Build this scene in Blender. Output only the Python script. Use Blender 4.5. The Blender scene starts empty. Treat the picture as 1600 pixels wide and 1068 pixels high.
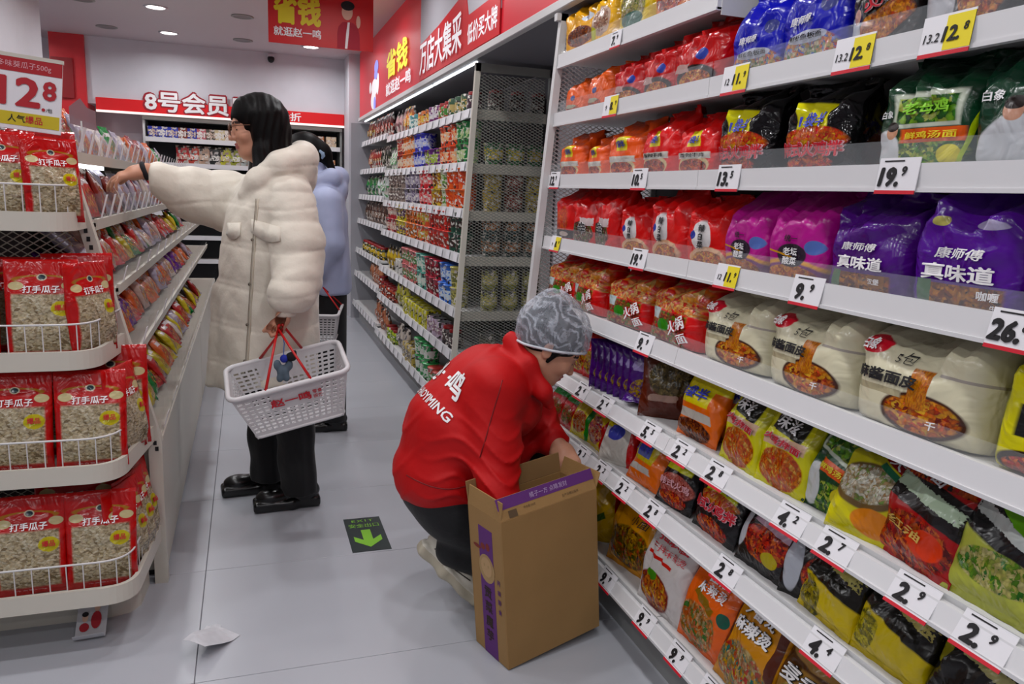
import bpy, math, random
import numpy as np
from mathutils import Vector, Matrix, Euler
from mathutils.bvhtree import BVHTree

random.seed(7); RNG = np.random.default_rng(7)
SC = bpy.context.scene
COL = SC.collection

# ------------------------------------------------------------------ camera
cam_d = bpy.data.cameras.new('camera'); cam_d.sensor_width = 36.0; cam_d.lens = 26.92
cam_d.clip_start = 0.02; cam_d.clip_end = 60
cam = bpy.data.objects.new('camera', cam_d); COL.objects.link(cam)
R_ = np.array([[0.94598423, -0.02270362, 0.32341674],
               [-0.32165933, -0.19067035, 0.92745894],
               [0.04060931, -0.98139154, -0.18767397]])     # world axes seen from the camera (right, down, forward)
EYE = Vector((0, 0, 1.32))
_m = Matrix.Identity(4)
for i in range(3):
    _m[i][0] = R_[i, 0]; _m[i][1] = -R_[i, 1]; _m[i][2] = -R_[i, 2]; _m[i][3] = EYE[i]
cam.matrix_world = _m
SC.camera = cam

# ------------------------------------------------------------------ world, exposure
w = bpy.data.worlds.new('world'); SC.world = w; w.use_nodes = True
w.node_tree.nodes['Background'].inputs[0].default_value = (0.8, 0.85, 1.0, 1)
w.node_tree.nodes['Background'].inputs[1].default_value = 0.15
vs = SC.view_settings
vs.view_transform = 'Standard'; vs.look = 'None'; vs.gamma = 1.0; vs.use_curve_mapping = False
vs.exposure = 0.0
SC.cycles.max_bounces = 8; SC.cycles.diffuse_bounces = 3; SC.cycles.glossy_bounces = 3; SC.cycles.transparent_max_bounces = 10
CEIL = 2.63
LIGHT_W = 5.8          # watts of one ceiling downlight
LIGHT_C = (0.97, 0.98, 1.0)

# ------------------------------------------------------------------ helpers
def srgb(h, a=1.0):
    if isinstance(h, str):
        h = h.lstrip('#'); c = [int(h[i:i + 2], 16) / 255 for i in (0, 2, 4)]
    else:
        c = list(h)
    return tuple((x / 12.92 if x <= 0.04045 else ((x + 0.055) / 1.055) ** 2.4) for x in c[:3]) + (a,)

MATS = {}
def N(nt, t, **kw):
    n = nt.nodes.new(t)
    for k, v in kw.items():
        setattr(n, k, v)
    return n

def mat(name, col='#cccccc', rough=0.5, metal=0.0, spec=0.5, var=0.0, vscale=8.0, bump=0.0, bscale=60.0,
        emit=None, estr=0.0, alpha=None, trans=0.0, ior=1.45, coat=0.0, sheen=0.0, sss=0.0):
    if name in MATS:
        return MATS[name]
    m = bpy.data.materials.new(name); m.use_nodes = True; MATS[name] = m
    nt = m.node_tree; b = nt.nodes['Principled BSDF']
    c = srgb(col); b.inputs['Base Color'].default_value = c
    b.inputs['Roughness'].default_value = rough; b.inputs['Metallic'].default_value = metal
    b.inputs['Specular IOR Level'].default_value = spec; b.inputs['IOR'].default_value = ior
    b.inputs['Transmission Weight'].default_value = trans
    b.inputs['Coat Weight'].default_value = coat
    b.inputs['Sheen Weight'].default_value = sheen
    if sss:
        b.inputs['Subsurface Weight'].default_value = sss
        b.inputs['Subsurface Radius'].default_value = (0.01, 0.004, 0.002)
    if alpha is not None:
        b.inputs['Alpha'].default_value = alpha
    if emit:
        b.inputs['Emission Color'].default_value = srgb(emit); b.inputs['Emission Strength'].default_value = estr
    tc = N(nt, 'ShaderNodeTexCoord')
    if var > 0:
        nz = N(nt, 'ShaderNodeTexNoise'); nz.inputs['Scale'].default_value = vscale; nz.inputs['Detail'].default_value = 4
        nt.links.new(tc.outputs['Object'], nz.inputs['Vector'])
        hs = N(nt, 'ShaderNodeHueSaturation'); hs.inputs['Color'].default_value = c
        mr = N(nt, 'ShaderNodeMapRange'); mr.inputs[1].default_value = 0.3; mr.inputs[2].default_value = 0.7
        mr.inputs[3].default_value = 1 - var; mr.inputs[4].default_value = 1 + var
        nt.links.new(nz.outputs[0], mr.inputs[0]); nt.links.new(mr.outputs[0], hs.inputs['Value'])
        nt.links.new(hs.outputs[0], b.inputs['Base Color'])
    if bump > 0:
        nb = N(nt, 'ShaderNodeTexNoise'); nb.inputs['Scale'].default_value = bscale; nb.inputs['Detail'].default_value = 3
        nt.links.new(tc.outputs['Object'], nb.inputs['Vector'])
        bp = N(nt, 'ShaderNodeBump'); bp.inputs['Strength'].default_value = bump; bp.inputs['Distance'].default_value = 0.01
        nt.links.new(nb.outputs[0], bp.inputs['Height']); nt.links.new(bp.outputs[0], b.inputs['Normal'])
    return m

def dk(c, k=0.82):
    r = srgb(c); l = 0.3 * r[0] + 0.55 * r[1] + 0.15 * r[2]
    return tuple(min(max(l + (x - l) * 1.22, 0.003), 1) * k for x in r[:3]) + (1,)

def pmat(name, base, layers=(), rough=0.32, crinkle=0.35, spec=0.42):
    """printed film: colour fields, ellipses and food pictures laid out in the print's own UV space"""
    if name in MATS:
        return MATS[name]
    m = bpy.data.materials.new(name); m.use_nodes = True; MATS[name] = m
    nt = m.node_tree; L = nt.links.new; b = nt.nodes['Principled BSDF']
    b.inputs['Roughness'].default_value = rough; b.inputs['Specular IOR Level'].default_value = spec
    uv = N(nt, 'ShaderNodeUVMap')
    tc = N(nt, 'ShaderNodeTexCoord')
    rgb = N(nt, 'ShaderNodeRGB'); rgb.outputs[0].default_value = dk(base)
    cur = rgb.outputs[0]
    for ly in layers:
        k = ly.get('k', 'ell')
        mp = N(nt, 'ShaderNodeMapping', vector_type='TEXTURE')
        mp.inputs['Location'].default_value = (ly['c'][0], ly['c'][1], 0)
        mp.inputs['Rotation'].default_value = (0, 0, math.radians(ly.get('rot', 0)))
        mp.inputs['Scale'].default_value = (ly['r'][0], ly['r'][1], 1)
        L(uv.outputs[0], mp.inputs[0])
        if k == 'ell':
            ln = N(nt, 'ShaderNodeVectorMath', operation='LENGTH'); L(mp.outputs[0], ln.inputs[0]); d = ln.outputs['Value']
        else:
            sp = N(nt, 'ShaderNodeSeparateXYZ'); L(mp.outputs[0], sp.inputs[0])
            ax = N(nt, 'ShaderNodeMath', operation='ABSOLUTE'); L(sp.outputs[0], ax.inputs[0])
            ay = N(nt, 'ShaderNodeMath', operation='ABSOLUTE'); L(sp.outputs[1], ay.inputs[0])
            mx = N(nt, 'ShaderNodeMath', operation='MAXIMUM'); L(ax.outputs[0], mx.inputs[0]); L(ay.outputs[0], mx.inputs[1]); d = mx.outputs[0]
        if ly.get('rag', 0):
            nz = N(nt, 'ShaderNodeTexNoise'); nz.inputs['Scale'].default_value = ly.get('rs', 9); L(uv.outputs[0], nz.inputs['Vector'])
            ml = N(nt, 'ShaderNodeMath', operation='MULTIPLY_ADD'); ml.inputs[1].default_value = ly['rag'] * 2; L(nz.outputs[0], ml.inputs[0])
            L(d, ml.inputs[2])
            sb = N(nt, 'ShaderNodeMath', operation='SUBTRACT'); sb.inputs[1].default_value = ly['rag']; L(ml.outputs[0], sb.inputs[0]); d = sb.outputs[0]
        mr = N(nt, 'ShaderNodeMapRange'); s = ly.get('soft', 0.04)
        mr.inputs[1].default_value = 1 - s; mr.inputs[2].default_value = 1 + s; mr.inputs[3].default_value = ly.get('a', 1.0); mr.inputs[4].default_value = 0
        L(d, mr.inputs[0])
        if 'food' in ly:
            cols = ly['food']; sc = ly.get('fs', 26)
            vz = N(nt, 'ShaderNodeTexVoronoi'); vz.inputs['Scale'].default_value = sc
            mp2 = N(nt, 'ShaderNodeMapping'); mp2.inputs['Scale'].default_value = ly.get('fx', (1, 1, 1)); mp2.inputs['Rotation'].default_value = (0, 0, ly.get('fr', 0.4))
            nz2 = N(nt, 'ShaderNodeTexNoise'); nz2.inputs['Scale'].default_value = sc * 0.35; nz2.inputs['Detail'].default_value = 3; nz2.inputs['Distortion'].default_value = 1.2
            L(uv.outputs[0], mp2.inputs[0]); L(mp2.outputs[0], nz2.inputs['Vector'])
            ad = N(nt, 'ShaderNodeVectorMath', operation='MULTIPLY_ADD'); ad.inputs[1].default_value = (ly.get('dist', 0.12),) * 3
            L(nz2.outputs[1], ad.inputs[0]); L(mp2.outputs[0], ad.inputs[2]); L(ad.outputs[0], vz.inputs['Vector'])
            sp2 = N(nt, 'ShaderNodeSeparateXYZ'); L(vz.outputs['Color'], sp2.inputs[0])
            cr = N(nt, 'ShaderNodeValToRGB'); cr.color_ramp.interpolation = ly.get('interp', 'LINEAR')
            e = cr.color_ramp.elements
            while len(e) < len(cols): e.new(0.5)
            for i, cc in enumerate(cols):
                e[i].position = i / (len(cols) - 1) * 0.9 + 0.05; e[i].color = dk(cc)
            L(sp2.outputs[0], cr.inputs[0])
            mu = N(nt, 'ShaderNodeMix', data_type='RGBA', blend_type='MULTIPLY'); mu.inputs[0].default_value = ly.get('edge', 0.7)
            mr2 = N(nt, 'ShaderNodeMapRange'); mr2.inputs[1].default_value = 0.0; mr2.inputs[2].default_value = 0.75; mr2.inputs[3].default_value = 1.0; mr2.inputs[4].default_value = 0.25
            L(vz.outputs['Distance'], mr2.inputs[0]); L(cr.outputs[0], mu.inputs[6]); L(mr2.outputs[0], mu.inputs[7]); src = mu.outputs[2]
        else:
            r2 = N(nt, 'ShaderNodeRGB'); r2.outputs[0].default_value = dk(ly['col']); src = r2.outputs[0]
        mx = N(nt, 'ShaderNodeMix', data_type='RGBA'); L(mr.outputs[0], mx.inputs[0]); L(cur, mx.inputs[6]); L(src, mx.inputs[7]); cur = mx.outputs[2]
    L(cur, b.inputs['Base Color'])
    if crinkle > 0:
        nb = N(nt, 'ShaderNodeTexNoise'); nb.inputs['Scale'].default_value = 11; nb.inputs['Detail'].default_value = 2.5; nb.inputs['Distortion'].default_value = 1.2
        L(tc.outputs['Object'], nb.inputs['Vector'])
        bp = N(nt, 'ShaderNodeBump'); bp.inputs['Strength'].default_value = crinkle; bp.inputs['Distance'].default_value = 0.035
        L(nb.outputs[0], bp.inputs['Height']); L(bp.outputs[0], b.inputs['Normal'])
    return m

def busy(name, cols, scale=45.0, rough=0.4):
    """small busy print: patches of the given colours"""
    if name in MATS: return MATS[name]
    m = bpy.data.materials.new(name); m.use_nodes = True; MATS[name] = m; nt = m.node_tree; b = nt.nodes['Principled BSDF']; b.inputs['Roughness'].default_value = rough
    tc = N(nt, 'ShaderNodeTexCoord'); vz = N(nt, 'ShaderNodeTexVoronoi'); vz.inputs['Scale'].default_value = scale
    nz = N(nt, 'ShaderNodeTexNoise'); nz.inputs['Scale'].default_value = scale * 0.6
    ad = N(nt, 'ShaderNodeVectorMath', operation='MULTIPLY_ADD'); ad.inputs[1].default_value = (0.02,) * 3
    nt.links.new(tc.outputs['Object'], nz.inputs['Vector']); nt.links.new(nz.outputs[1], ad.inputs[0]); nt.links.new(tc.outputs['Object'], ad.inputs[2]); nt.links.new(ad.outputs[0], vz.inputs['Vector'])
    sp = N(nt, 'ShaderNodeSeparateXYZ'); nt.links.new(vz.outputs['Color'], sp.inputs[0])
    cr = N(nt, 'ShaderNodeValToRGB'); cr.color_ramp.interpolation = 'CONSTANT'; e = cr.color_ramp.elements
    while len(e) < len(cols): e.new(0.5)
    for i, c in enumerate(cols): e[i].position = i / len(cols); e[i].color = srgb(c)
    nt.links.new(sp.outputs[0], cr.inputs[0]); nt.links.new(cr.outputs[0], b.inputs['Base Color'])
    return m

def mesh_obj(name, verts, faces, mats, parent=None, smooth=False, fmat=None, uv=None):
    me = bpy.data.meshes.new(name)
    me.from_pydata([tuple(map(float, v)) for v in verts], [], [tuple(map(int, f)) for f in faces])
    return obj_from(name, me, mats, parent, smooth, fmat, uv)

def obj_from(name, me, mats, parent=None, smooth=False, fmat=None, uv=None):
    for m in (mats if isinstance(mats, (list, tuple)) else [mats]):
        me.materials.append(m)
    if fmat is not None:
        me.polygons.foreach_set('material_index', np.asarray(fmat, dtype=np.int32))
    if smooth:
        me.polygons.foreach_set('use_smooth', np.ones(len(me.polygons), dtype=bool))
    if uv is not None:
        lay = me.uv_layers.new(name='UVMap'); li = np.empty(len(me.loops), dtype=np.int32); me.loops.foreach_get('vertex_index', li)
        lay.data.foreach_set('uv', np.asarray(uv, dtype=np.float32)[li].ravel())
    me.update()
    return link(name, me, parent)

def link(name, data, parent=None):
    o = bpy.data.objects.new(name, data); COL.objects.link(o)
    if parent is not None: o.parent = parent
    return o

def empty(name, loc=(0, 0, 0), rz=0.0):
    o = link(name, None); o.location = loc; o.rotation_euler = (0, 0, rz); o.empty_display_size = 0.05
    return o

def tag(o, label=None, cat=None, group=None, kind=None):
    if label: o['label'] = label
    if cat: o['category'] = cat
    if group: o['group'] = group
    if kind: o['kind'] = kind
    return o

def dup(o, parent=None):
    c = o.copy(); COL.objects.link(c); c.parent = parent
    for ch in list(o.children): dup(ch, c)
    return c

class MB:
    """collects simple solids into one mesh"""
    def __init__(s): s.v = []; s.f = []; s.m = []; s.n = 0
    def add(s, v, f, mi=0):
        v = np.asarray(v, float).reshape(-1, 3); s.v.append(v); s.f += [tuple(i + s.n for i in q) for q in f]; s.m += [mi] * len(f); s.n += len(v); return s
    def box(s, a, b, mi=0, ch=0.0, M=None):
        (x0, y0, z0), (x1, y1, z1) = a, b
        if ch <= 0:
            v = [(x, y, z) for z in (z0, z1) for y in (y0, y1) for x in (x0, x1)]
            f = [(0, 2, 3, 1), (4, 5, 7, 6), (0, 1, 5, 4), (2, 6, 7, 3), (0, 4, 6, 2), (1, 3, 7, 5)]
        else:                                  # chamfered box
            c = ch; v = []; f = []
            X = (x0, x1); Y = (y0, y1); Z = (z0, z1); ix = {}
            for i in (0, 1):
                for j in (0, 1):
                    for k in (0, 1):
                        sx, sy, sz = (1, -1)[i], (1, -1)[j], (1, -1)[k]
                        for ax in range(3):
                            p = [X[i] + sx * c, Y[j] + sy * c, Z[k] + sz * c]; p[ax] = (X[i], Y[j], Z[k])[ax]
                            ix[i, j, k, ax] = len(v); v.append(p)
                        a0, a1, a2 = ix[i, j, k, 0], ix[i, j, k, 1], ix[i, j, k, 2]
                        f.append((a0, a1, a2) if (i + j + k) % 2 else (a0, a2, a1))
            def q(a_, b_, c_, d_, flip): f.append((a_, b_, c_, d_) if not flip else (d_, c_, b_, a_))
            for i in (0, 1):
                q(ix[i, 0, 0, 0], ix[i, 1, 0, 0], ix[i, 1, 1, 0], ix[i, 0, 1, 0], i == 0)
                q(ix[0, i, 0, 1], ix[1, i, 0, 1], ix[1, i, 1, 1], ix[0, i, 1, 1], i == 1)
                q(ix[0, 0, i, 2], ix[1, 0, i, 2], ix[1, 1, i, 2], ix[0, 1, i, 2], i == 0)
            for i in (0, 1):
                for j in (0, 1):
                    q(ix[i, j, 0, 0], ix[i, j, 0, 1], ix[i, j, 1, 1], ix[i, j, 1, 0], (i + j) % 2 == 1)
                    q(ix[i, 0, j, 0], ix[i, 1, j, 0], ix[i, 1, j, 2], ix[i, 0, j, 2], (i + j) % 2 == 1)
                    q(ix[0, i, j, 1], ix[1, i, j, 1], ix[1, i, j, 2], ix[0, i, j, 2], (i + j) % 2 == 0)
        v = np.asarray(v, float)
        if M is not None: v = (np.array(M)[:3, :3] @ v.T).T + np.array(M)[:3, 3]
        return s.add(v, f, mi)
    def tube(s, pts, r, n=8, mi=0, closed=False, caps=True):
        P = [Vector(p) for p in pts]; m = len(P); rs = r if isinstance(r, (list, tuple, np.ndarray)) else [r] * m
        ring = []; up = None
        for i in range(m):
            if closed: d = P[(i + 1) % m] - P[i - 1]
            else: d = P[min(i + 1, m - 1)] - P[max(i - 1, 0)]
            d.normalize()
            if up is None:
                up = Vector((0, 0, 1)) if abs(d.z) < 0.9 else Vector((1, 0, 0))
            x = d.cross(up)
            if x.length < 1e-5: x = d.orthogonal()
            x.normalize(); y = x.cross(d).normalized(); up = y
            for k in range(n):
                t = 2 * math.pi * k / n; ring.append(P[i] + (x * math.cos(t) + y * math.sin(t)) * rs[i])
        f = []
        for i in range(m if closed else m - 1):
            a = i * n; b = ((i + 1) % m) * n
            for k in range(n): f.append((a + k, a + (k + 1) % n, b + (k + 1) % n, b + k))
        if caps and not closed:
            f.append(tuple(range(n))[::-1]); f.append(tuple((m - 1) * n + k for k in range(n)))
        return s.add([tuple(p) for p in ring], [q[::-1] for q in f], mi)
    def lathe(s, prof, n=24, c=(0, 0, 0), mi=0, cap=True):
        v = []; f = []
        for (r, z) in prof:
            for k in range(n):
                t = 2 * math.pi * k / n; v.append((c[0] + r * math.cos(t), c[1] + r * math.sin(t), c[2] + z))
        for i in range(len(prof) - 1):
            for k in range(n): f.append((i * n + k, i * n + (k + 1) % n, (i + 1) * n + (k + 1) % n, (i + 1) * n + k))
        if cap:
            f.append(tuple(range(n))[::-1]); f.append(tuple((len(prof) - 1) * n + k for k in range(n)))
        return s.add(v, f, mi)
    def prism(s, poly, ax, a, b, mi=0):
        """extrude a 2D polygon along axis ax from a to b; poly gives the other two axes in order"""
        n = len(poly); v = []
        for t in (a, b):
            for p in poly:
                q = list(p); q.insert(ax, t); v.append(q)
        f = [tuple(range(n)), tuple(range(n, 2 * n))[::-1]] + [(i, i + n, (i + 1) % n + n, (i + 1) % n) for i in range(n)]
        # fix orientation by volume
        vv = np.array(v); 
        vol = 0.0
        for q in f:
            for i in range(1, len(q) - 1): vol += np.dot(vv[q[0]], np.cross(vv[q[i]], vv[q[i + 1]]))
        if vol < 0: f = [q[::-1] for q in f]
        return s.add(v, f, mi)
    def build(s, name, mats, parent=None, smooth=False):
        v = np.concatenate(s.v) if s.v else np.zeros((0, 3))
        return mesh_obj(name, v, s.f, mats, parent, smooth, s.m)

# ---- lettering
_TX = {}
def text_geo(body, bold=0.012, space=1.0):
    k = (body, bold, space)
    if k in _TX: return _TX[k]
    if bold > 0.004:               # heavier weights: several slightly shifted strokes
        co, f = text_geo(body, 0.0, space); r = bold; n = len(co); P = []; Fs = []; m_ = 4 if bold < 0.015 else 8
        for q, a in enumerate([None] + [i * 2 * math.pi / m_ + 0.4 for i in range(m_)]):
            c3 = np.concatenate([co[:, :2], np.full((n, 1), q * 0.00012)], 1); c3[:, :2] += 0 if a is None else np.array([math.cos(a) * r, math.sin(a) * r]); P.append(c3); Fs += [tuple(i + q * n for i in t) for t in f]
        _TX[k] = (np.concatenate(P), Fs); return _TX[k]
    c = bpy.data.curves.new('lettering', 'FONT'); c.body = body; c.size = 1; c.resolution_u = 2; c.offset = bold; c.space_character = space
    o = bpy.data.objects.new('lettering', c); COL.objects.link(o)
    dg = bpy.context.evaluated_depsgraph_get(); me = bpy.data.meshes.new_from_object(o.evaluated_get(dg))
    n = len(me.vertices); co = np.empty(n * 3); me.vertices.foreach_get('co', co); co = co.reshape(-1, 3)[:, :2]
    fs = [tuple(p.vertices) for p in me.polygons]
    # make all faces look towards +z
    out = []
    for q in fs:
        a, b_, d = co[q[0]], co[q[1]], co[q[2]]
        out.append(q if (b_[0] - a[0]) * (d[1] - a[1]) - (b_[1] - a[1]) * (d[0] - a[0]) > 0 else q[::-1])
    bpy.data.objects.remove(o); bpy.data.curves.remove(c); bpy.data.meshes.remove(me)
    if n: co = co - (co.min(0) + co.max(0)) / 2
    _TX[k] = (co, out); return _TX[k]

def text2d(body, cx, cy, h=None, wid=None, bold=0.012, shear=0.0, rot=0.0, stretch=1.0, space=1.0):
    """flat glyphs centred on (cx, cy); h = glyph height or wid = total width"""
    co, f = text_geo(body, bold, space)
    if len(co) == 0: return np.zeros((0, 3)), []
    mic = co[:, 2] if co.shape[1] > 2 else np.zeros(len(co)); co = co[:, :2]
    ext = co.max(0) - co.min(0)
    s = (h / ext[1]) if h else (wid / ext[0])
    p = co * s
    if h and wid: p[:, 0] *= wid / (ext[0] * s)
    p[:, 0] *= stretch
    p[:, 0] += shear * p[:, 1]
    if rot:
        a = math.radians(rot); p = p @ np.array([[math.cos(a), math.sin(a)], [-math.sin(a), math.cos(a)]])
    return np.concatenate([p + np.array([cx, cy]), mic[:, None]], 1), f

def rect2d(cx, cy, w, h):
    return np.array([(cx - w / 2, cy - h / 2), (cx + w / 2, cy - h / 2), (cx + w / 2, cy + h / 2), (cx - w / 2, cy + h / 2)]), [(0, 1, 2, 3)]

def flat_text(name, specs, frame, mats, parent=None):
    """specs: (text2d result, material index, lift); frame maps (u, v, lift) -> xyz"""
    mb = MB()
    for (p, f), mi, lift in specs:
        if len(p): mb.add([frame(q[0], q[1], lift + (q[2] if len(q) > 2 else 0)) for q in p], f, mi)
    return mb.build(name, mats, parent)
ORD = ['first', 'second', 'third', 'fourth', 'fifth', 'sixth', 'seventh', 'eighth', 'ninth', 'tenth', 'eleventh', 'twelfth', 'thirteenth', 'fourteenth', 'fifteenth', 'sixteenth', 'seventeenth', 'eighteenth', 'nineteenth', 'twentieth', 'twenty-first', 'twenty-second', 'twenty-third', 'twenty-fourth', 'twenty-fifth', 'twenty-sixth', 'twenty-seventh', 'twenty-eighth']
# ================================================================== the shell
WHITE = mat('white_paint', '#d3d2d9', 0.6, var=0.02)
CEILM = mat('ceiling_paint', '#c9c0c4', 0.65)
METAL = mat('white_enamel', '#d0cfcf', 0.38, var=0.02, vscale=3)
IVORY = mat('ivory_enamel', '#c9c4b8', 0.42, var=0.02, vscale=3)
GREYM = mat('grey_enamel', '#8f918e', 0.45)
BLACK = mat('black_plastic', '#101012', 0.4)
INK = mat('ink_black', '#141216', 0.6)
WHITEINK = mat('ink_white', '#f2eff0', 0.5)
REDINK = mat('ink_red', '#c8142a', 0.5)
YELINK = mat('ink_yellow', '#e6d21a', 0.5)
BLUEINK = mat('ink_blue', '#2a36b0', 0.5)
PINKINK = mat('ink_pink', '#d9a0a8', 0.5)
GOLDINK = mat('ink_gold', '#c9a24a', 0.45)
GREENINK = mat('ink_green', '#8bd02c', 0.5)
PAPER = mat('paper_white', '#e4e2e6', 0.6)
REDP = mat('red_panel', '#cf1f28', 0.4, var=0.03, vscale=1.5)
GLASS = mat('clear_acrylic', '#e9eef2', 0.05, alpha=0.07, spec=0.7)

def box_struct(name, a, b, m, label=None):
    o = MB().box(a, b).build(name, m); tag(o, label, None, kind='structure'); return o

# floor: grout slab with one large tile per object
tile_m = mat('floor_tile', '#adafb6', 0.27, spec=0.45, var=0.025, vscale=1.1, bump=0.02, bscale=14)
grout = mat('grout', '#6c6c72', 0.8)
fl = box_struct('floor', (-4.2, -3.0, -0.06), (1.7, 8.9, -0.003), grout, 'pale grey tiled shop floor')
TX, TY = 1.29, 0.646
tm = MB().box((0.0012, 0.0012, -0.01), (TX - 0.0012, TY - 0.0012, 0.0), ch=0.0008)
first = None
for i in range(-4, 2):
    for j in range(-5, 11):
        x = -0.163 + i * TX; y = 2.008 + j * TY
        if x > 1.6 or y > 8.8: continue
        if first is None:
            first = tm.build('floor_tile', tile_m, fl); o = first
        else:
            o = first.copy(); COL.objects.link(o)
        o.location = (x, y, 0)
box_struct('ceiling', (-4.2, -3.0, CEIL), (1.7, 8.9, CEIL + 0.08), CEILM, 'smooth white shop ceiling')
box_struct('wall_right', (1.57, -3.0, 0), (1.7, 8.9, CEIL), WHITE, 'white wall behind the noodle shelves')
box_struct('wall_left', (-4.2, -3.0, 0), (-4.1, 8.9, CEIL), WHITE, 'white wall on the left side')
box_struct('wall_near', (-4.1, -3.0, 0), (1.57, -2.9, CEIL), WHITE, 'white wall behind the photographer')
box_struct('wall_back', (-4.1, 8.86, 0), (1.57, 8.9, CEIL), WHITE, 'white back wall')
box_struct('trim_1', (-1.41, 8.5, 2.02), (1.57, 8.86, CEIL), WHITE, 'white bulkhead above the back shelves')
box_struct('wall_column_far', (0.99, 8.1, 0), (1.2, 8.5, CEIL), WHITE, 'white column in the far right corner')
box_struct('wall_column_left', (-2.0, 5.55, 0), (-1.4, 6.75, CEIL), WHITE, 'white square column behind the island shelf')
box_struct('wall_panel_red', (-1.70, 8.46, 0), (-1.41, 8.86, CEIL), REDP, 'bright red wall panel beside the back shelves')

# ------------------------------------------------------------------ ceiling downlights (lamp and fixture)
GLOW = mat('lamp_diffuser', '#ffffff', 0.5, emit='#fff8f0', estr=9.0)
def downlight(x, y, on, label):
    t = empty('ceiling_downlight', (x, y, CEIL)); tag(t, label, 'ceiling light', 'round downlights set in the ceiling')
    MB().lathe([(0.085, 0.0), (0.088, -0.006), (0.07, -0.008), (0.066, -0.002)], 28, cap=False).build('trim_ring', WHITE if on else GREYM, t, True)
    MB().lathe([(0.001, -0.004), (0.067, -0.004)], 28, cap=False).build('diffuser', GLOW if on else mat('lamp_off', '#7e7a7c', 0.5), t)
    if on:
        ld = bpy.data.lights.new('downlight', 'AREA'); ld.shape = 'DISK'; ld.size = 0.14; ld.energy = LIGHT_W; ld.color = LIGHT_C; ld.spread = math.radians(165)
        lo = link('lamp', ld, t); lo.location = (0, 0, -0.012)
ys = [7.91 - 1.08 * k for k in range(10)]
for k, y in enumerate(ys):
    for x, on in ((-1.13, False), (-0.63, True), (0.0, False), (0.61, True), (-2.0, True)):
        if not on and k > 1: continue
        where = 'in the last row by the back wall' if k == 0 else ('one row before the back wall' if k == 1 else 'in ceiling row %s from the back' % ORD[k])
        side = {-1.13: 'unlit grey, far left', -0.63: 'lit, above the snack island', 0.0: 'unlit grey, mid aisle', 0.61: 'lit, above the aisle', -2.0: 'lit, left of island'}[x]
        downlight(x, y, on, 'round recessed downlight, %s, %s' % (side, where))

# security camera on the bulkhead
t = empty('security_camera', (0.262, 8.5, 2.6)); tag(t, 'small black dome security camera near the ceiling at the back', 'camera')
MB().box((-0.03, -0.05, -0.012), (0.03, 0.0, 0.012), ch=0.003).build('mount', WHITE, t)
MB().lathe([(0.002, -0.07), (0.022, -0.062), (0.034, -0.04), (0.034, -0.02), (0.028, -0.012)], 18, (0, -0.035, 0)).build('dome', BLACK, t, True)

# ------------------------------------------------------------------ red lit fascia above the wall shelving
SOFF = mat('soffit_grey', '#6e6d74', 0.6)
fz0, fz1, fx = 1.985, CEIL, 1.085
t = empty('fascia_sign', (0, 0, 0)); tag(t, 'long red lettered fascia sign above the wall shelves', 'sign')
MB().box((fx + 0.02, -1.2, fz0 + 0.02), (1.569, 8.0, fz1 - 0.001)).build('core', REDP, t)
MB().box((fx + 0.02, -1.2, fz0), (1.569, 8.0, fz0 + 0.02)).build('soffit_board', SOFF, t)
SREDP = mat('sign_red_backlit', '#c92030', 0.4, emit='#e02a34', estr=0.12)
MB().box((fx, -1.2, fz0 + 0.03), (fx + 0.02, 8.0, fz1 - 0.001)).build('front_panel', SREDP, t)
MB().box((fx - 0.012, -1.2, fz0 - 0.004), (fx + 0.02, 8.02, fz0 + 0.03), ch=0.003).build('edge_trim', METAL, t)
MB().box((fx - 0.006, 3.43, 2.13), (fx - 0.0005, 5.12, fz1 - 0.002)).build('grey_panel', mat('sign_grey', '#b5b3ba', 0.5), t)
mb = MB()   # red cut-out field the big letters stand on
mb.prism([(5.13, fz0 + 0.035), (5.13, 2.24), (4.6, 2.27), (4.02, 2.33), (3.96, 2.20), (3.43, 2.20), (3.43, fz0 + 0.035)], 0, fx - 0.010, fx - 0.006)
mb.build('letter_field', REDP, t)
F = lambda y0: (lambda u, v, l: (fx - 0.011 - l, y0 - u, v))
LITW = mat('sign_letter_white', '#e9e2e8', 0.5, emit='#ffffff', estr=0.25)
LITY = mat('sign_letter_yellow', '#e3dc2a', 0.5, emit='#f0ea30', estr=0.35)
LITB = mat('sign_figure_blue', '#8a8cf0', 0.5, emit='#9aa0ff', estr=0.3)
flat_text('lettering_main', [(text2d('万店大集采', 0.0, 2.15, wid=1.06, h=0.22, bold=0.055), 1, 0.0), (text2d('万店大集采', 0.0, 2.15, wid=1.03, h=0.20, bold=0.02), 0, 0.003)], F(4.58), [LITW, REDP], t)
flat_text('lettering_side', [(text2d('低价买大牌', 0.0, 2.105, wid=0.5, h=0.10, bold=0.02), 0, 0.0)], F(3.71), [LITW], t)
flat_text('lettering_slogan', [(text2d('省钱', 0.0, 2.28, wid=0.86, h=0.21, bold=0.035), 1, 0.0), (text2d('就逛赵一鸣', 0.05, 2.10, wid=1.0, h=0.1, bold=0.03), 0, 0.0)], F(5.95), [LITW, LITY], t)
mb = MB()   # generic glowing figure: head, body, arm, legs as flat cut-outs
def disc(cy, cz, ry, rz, mi, l=0.0, n=16, rot=0.0):
    p = [(fx - 0.003 - l, cy + ry * math.cos(k * 2 * math.pi / n) * math.cos(rot) - rz * math.sin(k * 2 * math.pi / n) * math.sin(rot), cz + ry * math.cos(k * 2 * math.pi / n) * math.sin(rot) + rz * math.sin(k * 2 * math.pi / n) * math.cos(rot)) for k in range(n)]
    mb.add(p, [tuple(range(n))[::-1]], mi)
disc(6.95, 2.36, 0.11, 0.055, 1); disc(6.97, 2.30, 0.09, 0.04, 1, .001)
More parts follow.
